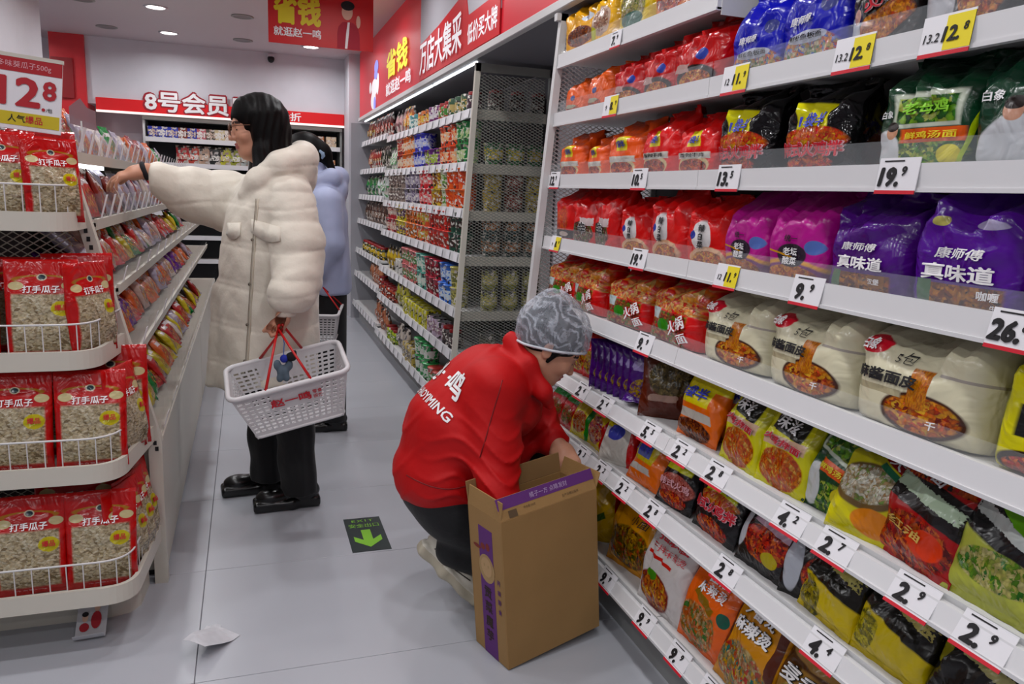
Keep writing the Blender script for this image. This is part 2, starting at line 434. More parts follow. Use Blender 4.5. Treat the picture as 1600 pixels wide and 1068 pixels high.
disc(7.05, 2.20, 0.17, 0.075, 0); disc(6.86, 2.21, 0.06, 0.09, 0, .001, rot=.3); disc(7.28, 2.22, 0.06, 0.05, 0, .001)
disc(7.1, 2.10, 0.14, 0.08, 0, .001); disc(7.02, 2.06, 0.06, 0.06, 1, .002)
mb.build('figure', [LITW, LITB], t)
# light strip under the fascia
LED = mat('led_strip', '#ffffff', 0.5, emit='#f4fbff', estr=4.0)
for k in range(4):
    y0 = 3.95 + k * 1.0
    o = MB().box((fx + 0.035, y0, fz0 - 0.012), (fx + 0.047, y0 + 0.96, fz0 - 0.0005), ch=0.003).build('led_tube', LED)
    tag(o, 'white light tube under the red fascia, %s from the wire cage' % ORD[k], 'light tube', 'light tubes under the fascia')

# ------------------------------------------------------------------ hanging banner
t = empty('hanging_banner', (0.495, 5.5, 2.235)); tag(t, 'red hanging banner with yellow characters and a printed figure', 'banner')
BANM = mat('banner_red', '#c81216', 0.45)
MB().box((-0.338, -0.006, 0.0), (0.338, 0.006, 0.38)).build('board', BANM, t)
for sx in (-0.28, 0.28): MB().tube([(sx, 0, 0.38), (sx, 0, CEIL - 2.235)], 0.0015, 6).build('hanging_wire', METAL, t)
FB = lambda u, v, l: (u, -0.0075 - l, v)
flat_text('lettering', [(text2d('省钱', -0.155, 0.215, wid=0.30, h=0.19, bold=0.045), 0, 0)], FB, [YELINK], t)
flat_text('lettering_small', [(text2d('就逛赵一鸣', -0.155, 0.075, wid=0.30, h=0.058, bold=0.02), 0, 0)], FB, [WHITEINK], t)
mb = MB()
def bd(cx, cz, rx, rz, mi, l, n=18, rot=0.0):
    c, s = math.cos(rot), math.sin(rot)
    mb.add([(cx + rx * math.cos(a) * c - rz * math.sin(a) * s, -0.0075 - l, cz + rx * math.cos(a) * s + rz * math.sin(a) * c) for a in [2 * math.pi * k / n for k in range(n)]], [tuple(range(n))], mi)
mb.add([(x_, -0.0075, z_) for x_, z_ in ((.10, .004), (.25, .004), (.246, .10), (.236, .14), (.205, .172), (.135, .172), (.108, .14), (.10, .10))], [tuple(range(8))], 1)
mb.add([(x_, -0.0085, z_) for x_, z_ in ((.150, .004), (.166, .004), (.176, .10), (.182, .172), (.168, .172), (.158, .10))], [tuple(range(6))], 2)
bd(0.165, 0.235, 0.036, 0.05, 0, 0.001); bd(0.168, 0.275, 0.045, 0.03, 3, 0.002); bd(0.238, 0.18, 0.014, 0.04, 0, 0.002)
mb.build('printed_figure', [mat('print_skin', '#e0b8a0', .6), mat('print_jacket', '#a8102c', .6), WHITEINK, INK], t)

# poster on the red panel
t = empty('wall_poster', (-1.6, 8.45, 2.05)); tag(t, 'dark red poster with a blue patch on the red wall panel', 'poster')
MB().box((-0.09, -0.01, 0), (0.09, 0.0, 0.36)).build('sheet', mat('poster_red', '#8e0d16', 0.5), t)
mb = MB()
def bd2(cx, cz, rx, rz, mi, l, n=14):
    mb.add([(cx + rx * math.cos(2 * math.pi * k / n), -0.011 - l, cz + rz * math.sin(2 * math.pi * k / n)) for k in range(n)], [tuple(range(n))], mi)
bd2(-0.055, 0.25, 0.03, 0.03, 0, 0); bd2(-0.05, 0.10, 0.03, 0.06, 1, 0)
mb.build('printed_figure', [INK, mat('print_blue', '#2455b0', .5)], t)

# ------------------------------------------------------------------ red band with standing letters
t = empty('promotion_band', (-0.17, 8.5, 1.965)); tag(t, 'red promotion band with white characters on the back wall', 'sign')
MB().box((-1.17, -0.03, 0.0), (1.155, -0.001, 0.114), ch=0.002).build('band', mat('band_red', '#cf151c', 0.4, emit='#e01a1c', estr=0.15), t)
MB().box((-1.17, -0.034, -0.02), (1.155, -0.001, 0.0)).build('light_edge', mat('band_edge', '#f3e3e0', .5, emit='#ffe8e0', estr=0.8), t)
FB2 = lambda u, v, l: (u, -0.032 - l, v)
RIMM = mat('letter_rim', '#9c1226', .5)
flat_text('lettering', [(text2d('8号会员日', -0.264, 0.113, wid=1.0, h=0.23, bold=0.075), 1, 0.0), (text2d('8号会员日', -0.264, 0.113, wid=0.96, h=0.195, bold=0.028), 0, 0.004)], FB2, [WHITEINK, RIMM], t)
flat_text('lettering_discount', [(text2d('8.8折', 0.595, 0.055, wid=0.25, h=0.085, bold=0.02), 0, 0.0)], FB2, [WHITEINK], t)
# ================================================================== wire mesh panels
def mesh_panel(w, h, dx, dz, t=0.0016, skew=None):
    """expanded-metal diamonds in the x-z plane, 0..w by 0..h (skew(z) trims the left side)"""
    mb = MB(); nx = int(w / dx) + 1; nz = int(h / dz) + 1; V = []; Fc = []
    def strut(a, b):
        a = np.array(a); b = np.array(b); d = b - a; n = np.array([-d[1], d[0]]); n = n / (np.linalg.norm(n) + 1e-9) * t
        k = len(V)
        for p, yy in ((a + n, -t), (a - n, t), (b - n, t), (b + n, -t)): V.append((p[0], yy, p[1]))
        Fc.append((k, k + 1, k + 2, k + 3))
    for i in range(nx):
        for j in range(nz):
            x = i * dx; z = j * dz
            for (a, b) in (((x, z), (x + dx / 2, z + dz / 2)), ((x + dx / 2, z + dz / 2), (x + dx, z)), ((x, z + dz), (x + dx / 2, z + dz / 2)), ((x + dx / 2, z + dz / 2), (x + dx, z + dz))):
                if max(a[0], b[0]) > w or max(a[1], b[1]) > h: continue
                if skew is not None and min(a[0] - skew(a[1]), b[0] - skew(b[1])) < 0: continue
                strut(a, b)
    mb.add(V, Fc); return mb

# ================================================================== the long wall gondola with noodles
UX1 = 1.52                                     # back panel
BAYS = [(1.70, 2.72), (0.68, 1.70), (-0.34, 0.68)]
ROWS = {'A': (1.78, 1.08), 'B': (1.576, 1.075), 'C': (1.355, 1.065), 'D': (1.131, 1.055), 'E': (0.903, 1.04), 'F': (0.668, 1.03), 'G': (0.463, 1.02), 'S': (0.142, 1.02)}
RNAME = {'A': 'top', 'B': 'second', 'C': 'third', 'D': 'fourth', 'E': 'fifth', 'F': 'sixth', 'G': 'seventh', 'S': 'bottom'}
TILT = {'A': 0, 'B': 0, 'C': 0, 'D': 6, 'E': 12, 'F': 24, 'G': 24, 'S': 24}     # backward lean of the price rail, degrees
BTOP = {r: (0.034 if r in 'ABCDE' else 0.045) for r in ROWS}
LIPH = {'A': .035, 'B': .038, 'C': .040, 'D': .036, 'E': .034, 'F': .018, 'G': .016, 'S': .014}
BACKP = mat('back_panel_grey', '#55545a', 0.6)
g = empty('noodle_gondola', (1.3, 1.2, 0)); tag(g, 'white wall shelving with eight levels of noodle packs along the right', 'shelving')
GL = Matrix.Translation((-1.3, -1.2, 0))
def gb(name, mb, m, parent=None, smooth=False):
    o = mb.build(name, m, parent or g, smooth); 
    if parent is None: o.location = (-1.3, -1.2, 0)
    return o
gb('back_panel', MB().box((UX1, -0.34, 0.1), (UX1 + 0.02, 2.72, 1.97)), BACKP)
gb('base_plinth', MB().box((1.085, -0.34, 0.0), (UX1, 2.72, 0.10)), mat('plinth_grey', '#8b8c8c', 0.5))
RAILM = mat('price_rail', '#d9d8da', 0.3, spec=0.5)
for r, (zb, xf) in ROWS.items():
    for bi, (y0, y1) in enumerate(BAYS):
        if r == 'A' and bi > 0: continue
        a = math.radians(TILT[r]); hgt = 0.046 if r in 'ABCDE' else 0.040
        bt = BTOP[r]; sh = gb('shelf', MB().box((xf + (0.016 if r in 'ABCDE' else 0.032), y0 + 0.002, zb + bt - .02), (UX1, y1 - 0.002, zb + bt)), METAL)
        dx = math.sin(a) * hgt; dz = math.cos(a) * hgt
        rail = MB().prism([(xf, zb), (xf + dx, zb + dz), (xf + dx + 0.012, zb + dz), (xf + 0.014, zb)], 1, y0 + 0.001, y1 - 0.001)
        rail.prism([(xf - 0.003, zb - 0.002), (xf - 0.003, zb + 0.005), (xf + 0.012, zb + 0.005), (xf + 0.012, zb - 0.002)], 1, y0 + 0.001, y1 - 0.001)
        rl = rail.build('price_rail', RAILM, sh)
        lip = MB().box((xf + dx + 0.006, y0 + 0.004, zb + dz - 0.004), (xf + dx + 0.0085, y1 - 0.004, zb + dz + LIPH[r]))
        lip.build('clear_lip', GLASS, sh)
        if r == 'A':   # end cheek of the single upper shelf
            MB().box((xf + 0.012, y0 - 0.001, zb - 0.012), (UX1, y0 + 0.003, zb + 0.04)).build('end_cheek', METAL, sh)
def xfront(z): return 1.096 - 0.0744 * (1.89 - z)
for yy in (2.72,):
    gb('upright', MB().prism([(xfront(1.97) - 0.014, 1.97), (xfront(0.1) - 0.014, 0.1), (xfront(0.1) + 0.012, 0.1), (xfront(1.97) + 0.012, 1.97)], 1, yy + 0.001, yy + 0.028), METAL)
    gb('upright', MB().box((UX1 - 0.02, yy + 0.001, 0.1), (UX1 + 0.02, yy + 0.028, 1.97)), METAL)
    gb('end_rail', MB().box((1.07, yy + 0.001, 1.945), (UX1, yy + 0.028, 1.97)), METAL)
mp = mesh_panel(0.50, 1.84, 0.026, 0.015, 0.0017, skew=lambda z: xfront(z + 0.1) - 1.02)
o = mp.build('wire_mesh', METAL, g); o.location = (1.02 - 1.3, 2.733 - 1.2, 0.1); o['kind'] = 'stuff'

# ================================================================== price tags
TAGW, TAGH = 0.088, 0.062
TAGN = {}
def price_tag(row, y, big, small, kind='w', scale=1.0, n=0):
    zb, xf = ROWS[row]; a = math.radians(TILT[row] + 6)
    e = empty('price_tag'); e.location = (xf - 0.006, y, zb - 0.006); e.rotation_euler = (0, a, -math.pi / 2 * 0)
    k = TAGN[row] = TAGN.get(row, 0) + 1
    lab = {'w': 'white price tag reading %s.%s' % (big, small), 'y': 'white and yellow price tag reading %s.%s' % (big.split('/')[-1], small)}[kind]
    tag(e, '%s, %s from far end on %s rail' % (lab, ORD[k - 1], RNAME[row]), 'price tag', 'price tags on the wall shelves')
    W = TAGW * scale; H = TAGH * scale * (1 if kind == 'w' else 0.95)
    MB().box((-0.0016, -W / 2, 0), (0, W / 2, H)).build('card', PAPER, e)
    MB().box((-0.0021, -W / 2, 0.0), (-0.0003, W / 2, H * 0.10)).build('red_stripe', REDINK, e)
    FR = lambda u, v, l: (-0.0024 - l, -u, v)
    if kind == 'w':
        sp = [(text2d(big + '.', -W * 0.17, H * 0.47, h=H * 0.55, bold=0.055, shear=0.12), 0, 0), (text2d(small, W * 0.17, H * 0.63, h=H * 0.27, bold=0.04, shear=0.12), 0, 0),
              (rect2d(-W * 0.12, H * 0.91, W * 0.5, H * 0.04), 0, 0)]
        flat_text('lettering', sp, FR, [INK, PINKINK], e)
    else:
        MB().box((-0.0021, -W / 2, H * 0.12), (-0.0003, W * 0.02, H * 0.94)).build('yellow_field', YELINK, e)
        b0, b1 = big.split('/')
        sp = [(text2d(b0, -W * 0.27, H * 0.46, h=H * 0.22, bold=0.01, shear=0.15), 0, 0), (text2d(b1 + '.', W * 0.12, H * 0.50, h=H * 0.38, bold=0.045, shear=0.15), 0, 0), (text2d(small, W * 0.38, H * 0.62, h=H * 0.2, bold=0.02, shear=0.15), 0, 0)]
        flat_text('lettering', sp, FR, [INK], e)
for y, b, s in [(2.24, '7', '9')]: price_tag('A', y, b, s, scale=0.8)
for y, b, s, k in [(2.24, '9/8', '9', 'y'), (1.589, '12/11', '9', 'y'), (1.217, '13.2/12', '8', 'y'), (1.013, '13.2/12', '8', 'y')]: price_tag('B', y, b, s, k, 1.12)
for y, b, s in [(2.647, '12', '9'), (2.0, '10', '5'), (1.565, '13', '5'), (1.065, '19', '9')]: price_tag('C', y, b, s, scale=1.0)
for y, b, s, k in [(2.592, '9/8', '9', 'y'), (1.959, '19', '8', 'w'), (1.525, '12/11', '9', 'y'), (1.25, '9', '9', 'w'), (0.80, '26', '8', 'w')]: price_tag('D', y, b, s, k)
for y, b, s in [(1.868, '9', '9')]: price_tag('E', y, b, s)
for y, b, s in [(2.256, '2', '4'), (2.083, '2', '4'), (1.796, '5', '5'), (1.628, '2', '2'), (1.469, '2', '8'), (1.203, '4', '2'), (1.075, '2', '7'), (0.892, '2', '9'), (0.760, '2', '9')]: price_tag('F', y, b, s)
for y, b, s in [(2.204, '2', '3'), (2.054, '2', '2'), (1.901, '2', '2'), (1.728, '2', '8'), (1.382, '2', '8'), (1.062, '4', '4')]: price_tag('G', y, b, s)
for y, b, s in [(1.966, '9', '9'), (1.724, '9', '9'), (1.545, '9', '9'), (1.393, '9', '9')]: price_tag('S', y, b, s)
# ================================================================== bags and packets
def wobble(S, T, seed, amp, f=3.0):
    r = np.random.default_rng(seed); out = np.zeros_like(S)
    for k in range(7):
        a = r.uniform(0, 2 * math.pi); fr = f * r.uniform(0.6, 2.4); ph = r.uniform(0, 6.28)
        out += np.sin((S * math.cos(a) + T * math.sin(a)) * fr * math.pi + ph) / (0.7 + 0.5 * k)
    for k in range(4):        # sharp creases
        a = r.uniform(0, math.pi); c = r.uniform(-0.7, 0.7); d = S * math.cos(a) + (T * 2 - 1) * math.sin(a) - c
        out += -1.3 * np.exp(-(d / 0.07) ** 2) * r.uniform(0.4, 1)
    return out * amp

POUCH = {}
def pouch(style, w, h, d, seed=0, nu=20, nv=20):
    """returns (verts, faces, uv, front(u,v)->y).  local axes: x along the front, z up, front looks to -y, base at z=0"""
    key = (style, round(w, 3), round(h, 3), round(d, 3), seed)
    if key in POUCH: return POUCH[key]
    q = np.linspace(-1, 1, nu); s1 = np.sign(q) * (1 - (1 - np.abs(q)) ** 1.9)
    if style == 'multi':
        t1 = np.concatenate([[0, 0.015], np.linspace(0.05, 0.62, nv - 8), [0.68, 0.75, 0.82, 0.88, 0.92, 1.0]])
    else:
        t1 = np.concatenate([[0, 0.045, 0.06], np.linspace(0.10, 0.90, nv - 6), [0.94, 0.955, 1.0]])
    S, T = np.meshgrid(s1, t1, indexing='ij')
    r = np.random.default_rng(seed + 11)
    if style == 'multi':          # overwrapped block of noodle cakes: flat front, sloping shoulders, fin on top
        prof = np.interp(T, [0, 0.015, 0.06, 0.4, 0.62, 0.68, 0.75, 0.82, 0.88, 0.92, 1.0], [0.80, 0.92, 1.0, 1.04, 0.97, 0.88, 0.68, 0.42, 0.18, 0.03, 0.02])
        side = (1 - np.abs(S) ** 7) ** 0.45
        D = d / 2 * prof * side
        wob = wobble(S, T, seed, d * 0.05) * (0.22 + 1.7 * np.clip((T - 0.52) / 0.3, 0, 1)) * side
        fin = np.clip((T - 0.88) / 0.12, 0, 1)
        lean = (r.uniform(0.1, 0.45)) * d * np.clip((T - 0.7) / 0.3, 0, 1) + np.sin(S * r.uniform(3, 7) + seed) * 0.020 * fin
        X = S * w / 2 * np.interp(T, [0, 0.1, 0.7, 0.9, 1], [0.97, 1, 1, 0.97, 1.02])
        Z = T * h * (1 + 0.035 * np.sin(S * 2.1 + seed) * (T > 0.7) + 0.10 * (np.abs(S) ** 3) * np.clip((T - 0.75) / 0.2, 0, 1) * r.uniform(-0.5, 1) * np.where(S > 0, 1, r.uniform(-1, 1)))
        yf = -D - wob + lean; yb = D + wobble(S, T, seed + 5, d * 0.02) * side * (T < 0.9) + lean + 0.0015
    elif style == 'sachet':       # single pillow packet with crimped ends
        prof = np.clip(np.minimum(T - 0.055, 0.945 - T) / 0.445, 0, 1) ** 0.45
        side = (1 - np.abs(S) ** 3.2) ** 0.6
        D = d / 2 * prof * side
        wob = wobble(S, T, seed, d * 0.05) * prof * side
        crim = ((T < 0.05) | (T > 0.95)) * 0.0012 * np.sign(np.sin(S * 60))
        X = S * w / 2 * (1 - 0.03 * prof); Z = T * h
        X = X + (w * 0.012) * np.sin(T * 7 + seed)
        bow = 0.06 * h * (r.uniform(-0.4, 0.8)) * (T - 0.5) ** 2 * 4
        yf = -D - wob + crim + bow; yb = D + wob * 0.5 + crim + bow + 0.001
    else:                         # 'bag': pouch of loose goods, flat header, full below
        prof = np.interp(T, [0, 0.045, 0.06, 0.25, 0.55, 0.72, 0.9, 0.955, 1], [0.02, 0.03, 0.35, 1.0, 0.85, 0.45, 0.16, 0.03, 0.02])
        side = (1 - np.abs(S) ** 3) ** 0.5
        D = d / 2 * prof * side
        wob = wobble(S, T, seed, d * 0.04) * prof * side
        X = S * w / 2 * (1 - 0.03 * prof * (1 - T)); Z = T * h
        lean = np.sin(S * 2 + seed) * 0.008 * T ** 2
        yf = -D - wob + lean; yb = D + wob + lean + 0.0012
    nT = len(t1)
    vf = np.stack([X, yf, Z], -1).reshape(-1, 3); vb = np.stack([X, yb, Z], -1).reshape(-1, 3)
    V = np.concatenate([vf, vb]); K = nu * nT; Fs = []
    for i in range(nu - 1):
        for j in range(nT - 1):
            a = i * nT + j; b = a + nT
            Fs.append((a, b, b + 1, a + 1)); Fs.append((K + a, K + a + 1, K + b + 1, K + b))
    for i in range(nu - 1):
        a = i * nT; b = a + nT; Fs.append((a, K + a, K + b, b)); a += nT - 1; b += nT - 1; Fs.append((a, b, K + b, K + a))
    for j in range(nT - 1):
        Fs.append((j, j + 1, K + j + 1, K + j)); a = (nu - 1) * nT + j; Fs.append((a, K + a, K + a + 1, a + 1))
    TT = np.concatenate([T.reshape(-1)] * 2)
    uv = np.stack([V[:, 0] / w + 0.5, np.interp(TT, [0, .62, 1], [0, .76, 1]) if style == 'multi' else TT], -1)
    Xg, Zg, Yg = X, Z, yf
    def front(u, v):              # u, v in 0..1 print space
        if style == 'multi': v = float(np.interp(v, [0, .76, 1], [0, .62, 1]))
        j = np.clip(np.searchsorted(t1, v) - 1, 0, nT - 2); i = np.clip(np.searchsorted(s1, (u - 0.5) * 2) - 1, 0, nu - 2)
        fu = ((u - 0.5) * 2 - s1[i]) / (s1[i + 1] - s1[i]); fv = (v - t1[j]) / (t1[j + 1] - t1[j])
        fu = min(max(fu, 0), 1); fv = min(max(fv, 0), 1)
        y = Yg[i, j] * (1 - fu) * (1 - fv) + Yg[i + 1, j] * fu * (1 - fv) + Yg[i, j + 1] * (1 - fu) * fv + Yg[i + 1, j + 1] * fu * fv
        return y, v
    POUCH[key] = (V, Fs, uv, front); return POUCH[key]

INKS = {'w': WHITEINK, 'k': INK, 'r': REDINK, 'y': YELINK, 'b': BLUEINK, 'g': GREENINK, 'o': GOLDINK, 'p': PINKINK}
KIND = {}
def make_pack(kind, parent_col=None):
    """build one bag of a kind: body mesh with its print, lettering as a child"""
    k = KIND[kind]; st, w, h, d = k['shape']; seed = k.get('seed', 1); d = d * 1.3 if st == 'sachet' else d
    key = ('mesh', kind)
    if key not in POUCH:
        V, Fs, uv, front = pouch(st, w, h, d, seed)
        o = mesh_obj(k['name'], V, Fs, [k['mat']()], None, True, None, uv)
        ch = None
        if k.get('text'):
            for it in k['text']:
                body, cx, cy, hh, col = it[:5]; op = it[5] if len(it) > 5 else {}
                asp = w / h
                mb = MB(); mats = []
                lays = [(op.get('bold', 0.02), col, 0.0042)]
                if 'out' in op: lays = [(op.get('bold', 0.02) + op.get('ow', 0.05), op['out'], 0.0036), (op.get('bold', 0.02), col, 0.0052)]
                for bold, cc, lift in lays:
                    if cc not in mats: mats.append(cc)
                    if op.get('vert'):
                        parts = [text2d(c_, cx * w, cy * h + (len(body) / 2 - 0.5 - i) * hh * h * 1.12, h=hh * h * (1 + (bold - op.get('bold', 0.02)) * 1.2), bold=bold) for i, c_ in enumerate(body)]
                    else:
                        parts = [text2d(body, cx * w, cy * h, h=hh * h * (1 + (bold - op.get('bold', 0.02)) * 1.2), wid=(op['wid'] * w * (1 + (bold - op.get('bold', 0.02)) * 0.5)) if 'wid' in op else None, bold=bold, shear=op.get('shear', 0), rot=op.get('rot', 0))]
                    for p, f in parts:
                        if len(p) == 0: continue
                        vv = []
                        for x, z, mc in p:
                            u = min(max(x / w, 0.03), 0.97); v_ = min(max(z / h, 0.03), 0.97)
                            fy, tv = front(u, v_); vv.append(((u - 0.5) * w, fy - lift - mc, tv * h))
                        mb.add(vv, f, mats.index(cc))
                mb.build('lettering', [INKS[c] for c in mats], o)
        POUCH[key] = o
        return o
    return dup(POUCH[key])

def L_(k, c, r, col=None, food=None, **kw):
    d = dict(k=k, c=c, r=r, **kw)
    if col: d['col'] = col
    if food: d['food'] = food
    return d
NOOD = ['#7a2a10', '#c86a20', '#e8a040', '#d85a20', '#f0c060', '#a03818']
REDF = ['#5a0c08', '#b02414', '#d84a20', '#e88040', '#8a1810']
GRNF = ['#1c4a14', '#3a7a20', '#7ab038', '#c8d070', '#2a5a18']
BRN = ['#3a1a0c', '#7a3a18', '#a86030', '#5a2812']
SEED = ['#8a7a62', '#c4b496', '#ddd2b8', '#cabb9a', '#e6dec8', '#a89878']
def kind(key, name, desc, shape, base, layers=(), text=(), seed=1, rough=0.3, crinkle=0.5, cat='noodle pack'):
    rough = rough - 0.08
    KIND[key] = dict(name=name, desc=desc, shape=shape, text=text, seed=seed, cat=cat, mat=lambda: pmat('film_' + key, base, layers, rough, crinkle))
M_ = 'multi'; S_ = 'sachet'
# --- top row
kind('a1', 'noodle_multipack', 'yellow noodle multipack with brown bowl picture', (M_, .25, .185, .13), '#e6ab14', [L_('ell', (.52, .33), (.34, .22), '#6b2c1a'), L_('ell', (.52, .34), (.29, .18), food=BRN), L_('ell', (.72, .70), (.16, .08), '#dfe6ee'), L_('rect', (.06, .35), (.03, .3), '#2a2a30')], [('面', .72, .70, .08, 'b')], 3)
kind('a2', 'noodle_multipack', 'yellow noodle multipack with round pot picture', (M_, .19, .185, .13), '#eab61c', [L_('ell', (.5, .45), (.36, .3), '#b9a090'), L_('ell', (.5, .47), (.28, .23), food=['#8a5a50', '#c89a80', '#e0c8b0', '#a86048']), L_('ell', (.12, .2), (.2, .2), '#b8b82a')], (), 4)
kind('a3', 'noodle_multipack', 'pale yellow noodle multipack with green bowl picture', (M_, .20, .185, .13), '#dfc23a', [L_('ell', (.5, .45), (.36, .34), food=['#6a7a40', '#c8c070', '#9a8a70', '#d8d0b0']), L_('ell', (.5, .2), (.3, .16), '#4f7064'), L_('rect', (.05, .5), (.03, .4), '#2a2a40')], (), 5)
kind('a4', 'noodle_multipack', 'red and yellow noodle multipack with noodle picture', (M_, .21, .185, .13), '#d07a28', [L_('ell', (.55, .4), (.42, .35), food=REDF), L_('rect', (.06, .5), (.05, .5), '#e0b420')], (), 6)
# --- second row
kind('b1', 'noodle_multipack', 'small orange noodle multipack with blue spot', (M_, .19, .145, .12), '#e06a10', [L_('ell', (.45, .52), (.10, .09), '#4a5a8a'), L_('ell', (.4, .14), (.36, .16), food=REDF), L_('ell', (.35, .26), (.25, .06), '#aeb09a')], (), 7)
kind('b2', 'noodle_multipack', 'glossy red noodle multipack with blue crest', (M_, .19, .155, .13), '#bf1220', [L_('ell', (.7, .55), (.11, .10), '#3a4aa0'), L_('ell', (.55, .17), (.38, .22), '#231614'), L_('ell', (.55, .14), (.31, .16), food=NOOD), L_('rect', (.24, .36), (.2, .07), '#c9a8a2', rag=.4)], (), 8)
kind('b3', 'noodle_multipack', 'deep blue noodle multipack with seafood picture', (M_, .20, .215, .14), '#1d24a8', [L_('ell', (.52, .16), (.42, .20), food=['#c8402a', '#e8b070', '#4a8a50', '#f0e0c0', '#3a60c0']), L_('ell', (.5, .30), (.30, .07), '#c8ccdc'), L_('ell', (.78, .62), (.11, .09), '#3a3f7a')], [('康师傅', .42, .50, .10, 'w', dict(wid=.34, shear=.2)), ('鲜虾鱼板面', .5, .30, .07, 'k', dict(wid=.5))], 9)
kind('b4', 'noodle_multipack', 'black noodle multipack with roast chicken picture', (M_, .165, .215, .14), '#17100f', [L_('ell', (.58, .25), (.36, .17), food=['#8a3a10', '#d07a20', '#e8a040', '#b85014'], rot=20), L_('ell', (.14, .16), (.13, .20), '#b9bcc2'), L_('ell', (.2, .36), (.06, .08), '#caa090')], [('火鸡面', .62, .50, .12, 'r', dict(out='p', wid=.6, rot=18)), ('韩式', .6, .70, .09, 'y', dict(rot=12))], 10)
kind('b5', 'noodle_multipack', 'black noodle multipack with white figure and orange bowl', (M_, .17, .215, .14), '#1d1213', [L_('ell', (.25, .3), (.2, .34), '#c3c3c8'), L_('ell', (.72, .34), (.24, .3), food=NOOD)], (), 11)
# --- third row
kind('c1', 'noodle_multipack', 'orange noodle multipack with yellow badge', (M_, .19, .175, .13), '#e8680c', [L_('rect', (.5, .66), (.17, .13), '#e8d820'), L_('ell', (.5, .2), (.36, .2), '#e2cda0'), L_('ell', (.5, .17), (.31, .15), food=REDF), L_('rect', (.5, .36), (.36, .06), '#d8d4cc', rag=.15)], [('1袋半', .5, .66, .15, 'b', dict(wid=.28, bold=.03))], 12)
kind('c2', 'noodle_multipack', 'red orange noodle multipack with yellow badge', (M_, .20, .18, .13), '#d93a12', [L_('rect', (.5, .68), (.17, .13), '#e8d820'), L_('ell', (.5, .2), (.36, .2), '#e2cda0'), L_('ell', (.5, .17), (.31, .15), food=REDF), L_('rect', (.5, .38), (.38, .06), '#d8d4cc', rag=.15)], [('1袋半', .5, .68, .15, 'b', dict(wid=.28, bold=.03)), ('香辣牛肉', .5, .385, .08, 'k', dict(wid=.6))], 13)
HJ = [L_('rect', (.5, .70), (.23, .13), '#e6df1c', rot=-3), L_('ell', (.5, .42), (.44, .20), food=['#d83a10', '#e88a20', '#c81c14', '#f0c040']), L_('ell', (.5, .12), (.34, .12), food=REDF)]
kind('c3', 'noodle_multipack', 'glossy black noodle multipack with yellow badge', (M_, .205, .195, .14), '#0d0b0d', HJ, [('1袋半', .5, .69, .18, 'b', dict(wid=.38, bold=.03)), ('韩式火鸡拌', .5, .31, .20, 'r', dict(out='p', wid=.86, ow=.05, bold=.03))], 14, .2)
GR = [L_('rect', (.56, .60), (.33, .17), '#c6ccbc'), L_('rect', (.56, .60), (.29, .13), food=GRNF, fs=16), L_('ell', (.55, .18), (.40, .2), food=GRNF), L_('ell', (.17, .16), (.17, .26), '#d6d8da'), L_('ell', (.24, .40), (.06, .08), '#c89a80'), L_('ell', (.24, .45), (.065, .05), '#20140f'), L_('rect', (.63, .35), (.30, .07), '#d8661a'), L_('ell', (.82, .15), (.10, .1), '#d8cc40'), L_('rect', (.955, .4), (.012, .4), '#b6cc30', rot=-8)]
kind('c4', 'noodle_multipack', 'dark green noodle multipack with window picture', (M_, .20, .205, .14), '#0c3a24', GR, [('老母鸡', .57, .62, .13, 'g', dict(wid=.46, bold=.03)), ('鲜鸡汤面', .63, .35, .075, 'y', dict(wid=.5)), ('白象', .16, .58, .08, 'w')], 15)
kind('c5', 'noodle_multipack', 'dark green noodle multipack with tall white clad figure', (M_, .21, .205, .14), '#0d3826', [L_('ell', (.42, .18), (.3, .3), '#c9cbcf'), L_('ell', (.40, .52), (.08, .1), '#c09480'), L_('ell', (.40, .58), (.085, .06), '#1c120e'), L_('ell', (.85, .3), (.2, .25), food=GRNF)], [('白象', .22, .66, .1, 'w')], 16)
# --- fourth row
kind('d1', 'noodle_multipack', 'red noodle multipack with flame picture', (M_, .155, .20, .13), '#d01a18', [L_('ell', (.4, .45), (.3, .3), food=['#d84010', '#f07a20', '#e02c10']), L_('rect', (.5, .16), (.5, .09), '#221513'), L_('ell', (.5, .16), (.2, .05), '#c8b8b0')], (), 17)
kind('d2', 'noodle_multipack', 'red noodle multipack with dark character print', (M_, .165, .19, .13), '#c81420', [L_('ell', (.45, .25), (.4, .26), food=['#2a1414', '#8a2020', '#4a6a30', '#c0a090']), L_('rect', (.6, .50), (.25, .08), '#d6c6c6', rag=.4)], [('辛', .5, .36, .26, 'k', dict(out='w', ow=.04))], 18)
LB = [L_('ell', (.42, .50), (.20, .27), '#e6e2e2', rot=8), L_('ell', (.56, .13), (.36, .20), '#d8b090'), L_('ell', (.56, .10), (.31, .16), food=NOOD), L_('ell', (.24, .52), (.07, .08), '#2b3a90')]
kind('d3', 'noodle_multipack', 'red noodle multipack with white oval and cabbage picture', (M_, .20, .195, .13), '#d11a14', LB, [('辣白菜', .42, .50, .13, 'k', dict(vert=1, bold=.03))], 19)
kind('d4', 'noodle_multipack', 'magenta noodle multipack with noodle bowl picture', (M_, .175, .19, .14), '#b01a88', [L_('ell', (.5, .02), (.62, .28), '#d8a030'), L_('ell', (.5, .0), (.58, .25), '#6a1468'), L_('ell', (.5, .07), (.4, .15), food=['#8a3a10', '#c86a28', '#e0a050']), L_('ell', (.5, .34), (.24, .15), '#2a2030'), L_('ell', (.82, .46), (.13, .09), '#5a70b0'), L_('rect', (.1, .4), (.4, .012), '#d8a030', rot=-12)], [('老坛', .5, .39, .1, 'w'), ('酸菜', .5, .27, .1, 'w'), ('统一', .5, .56, .09, 'k')], 20)
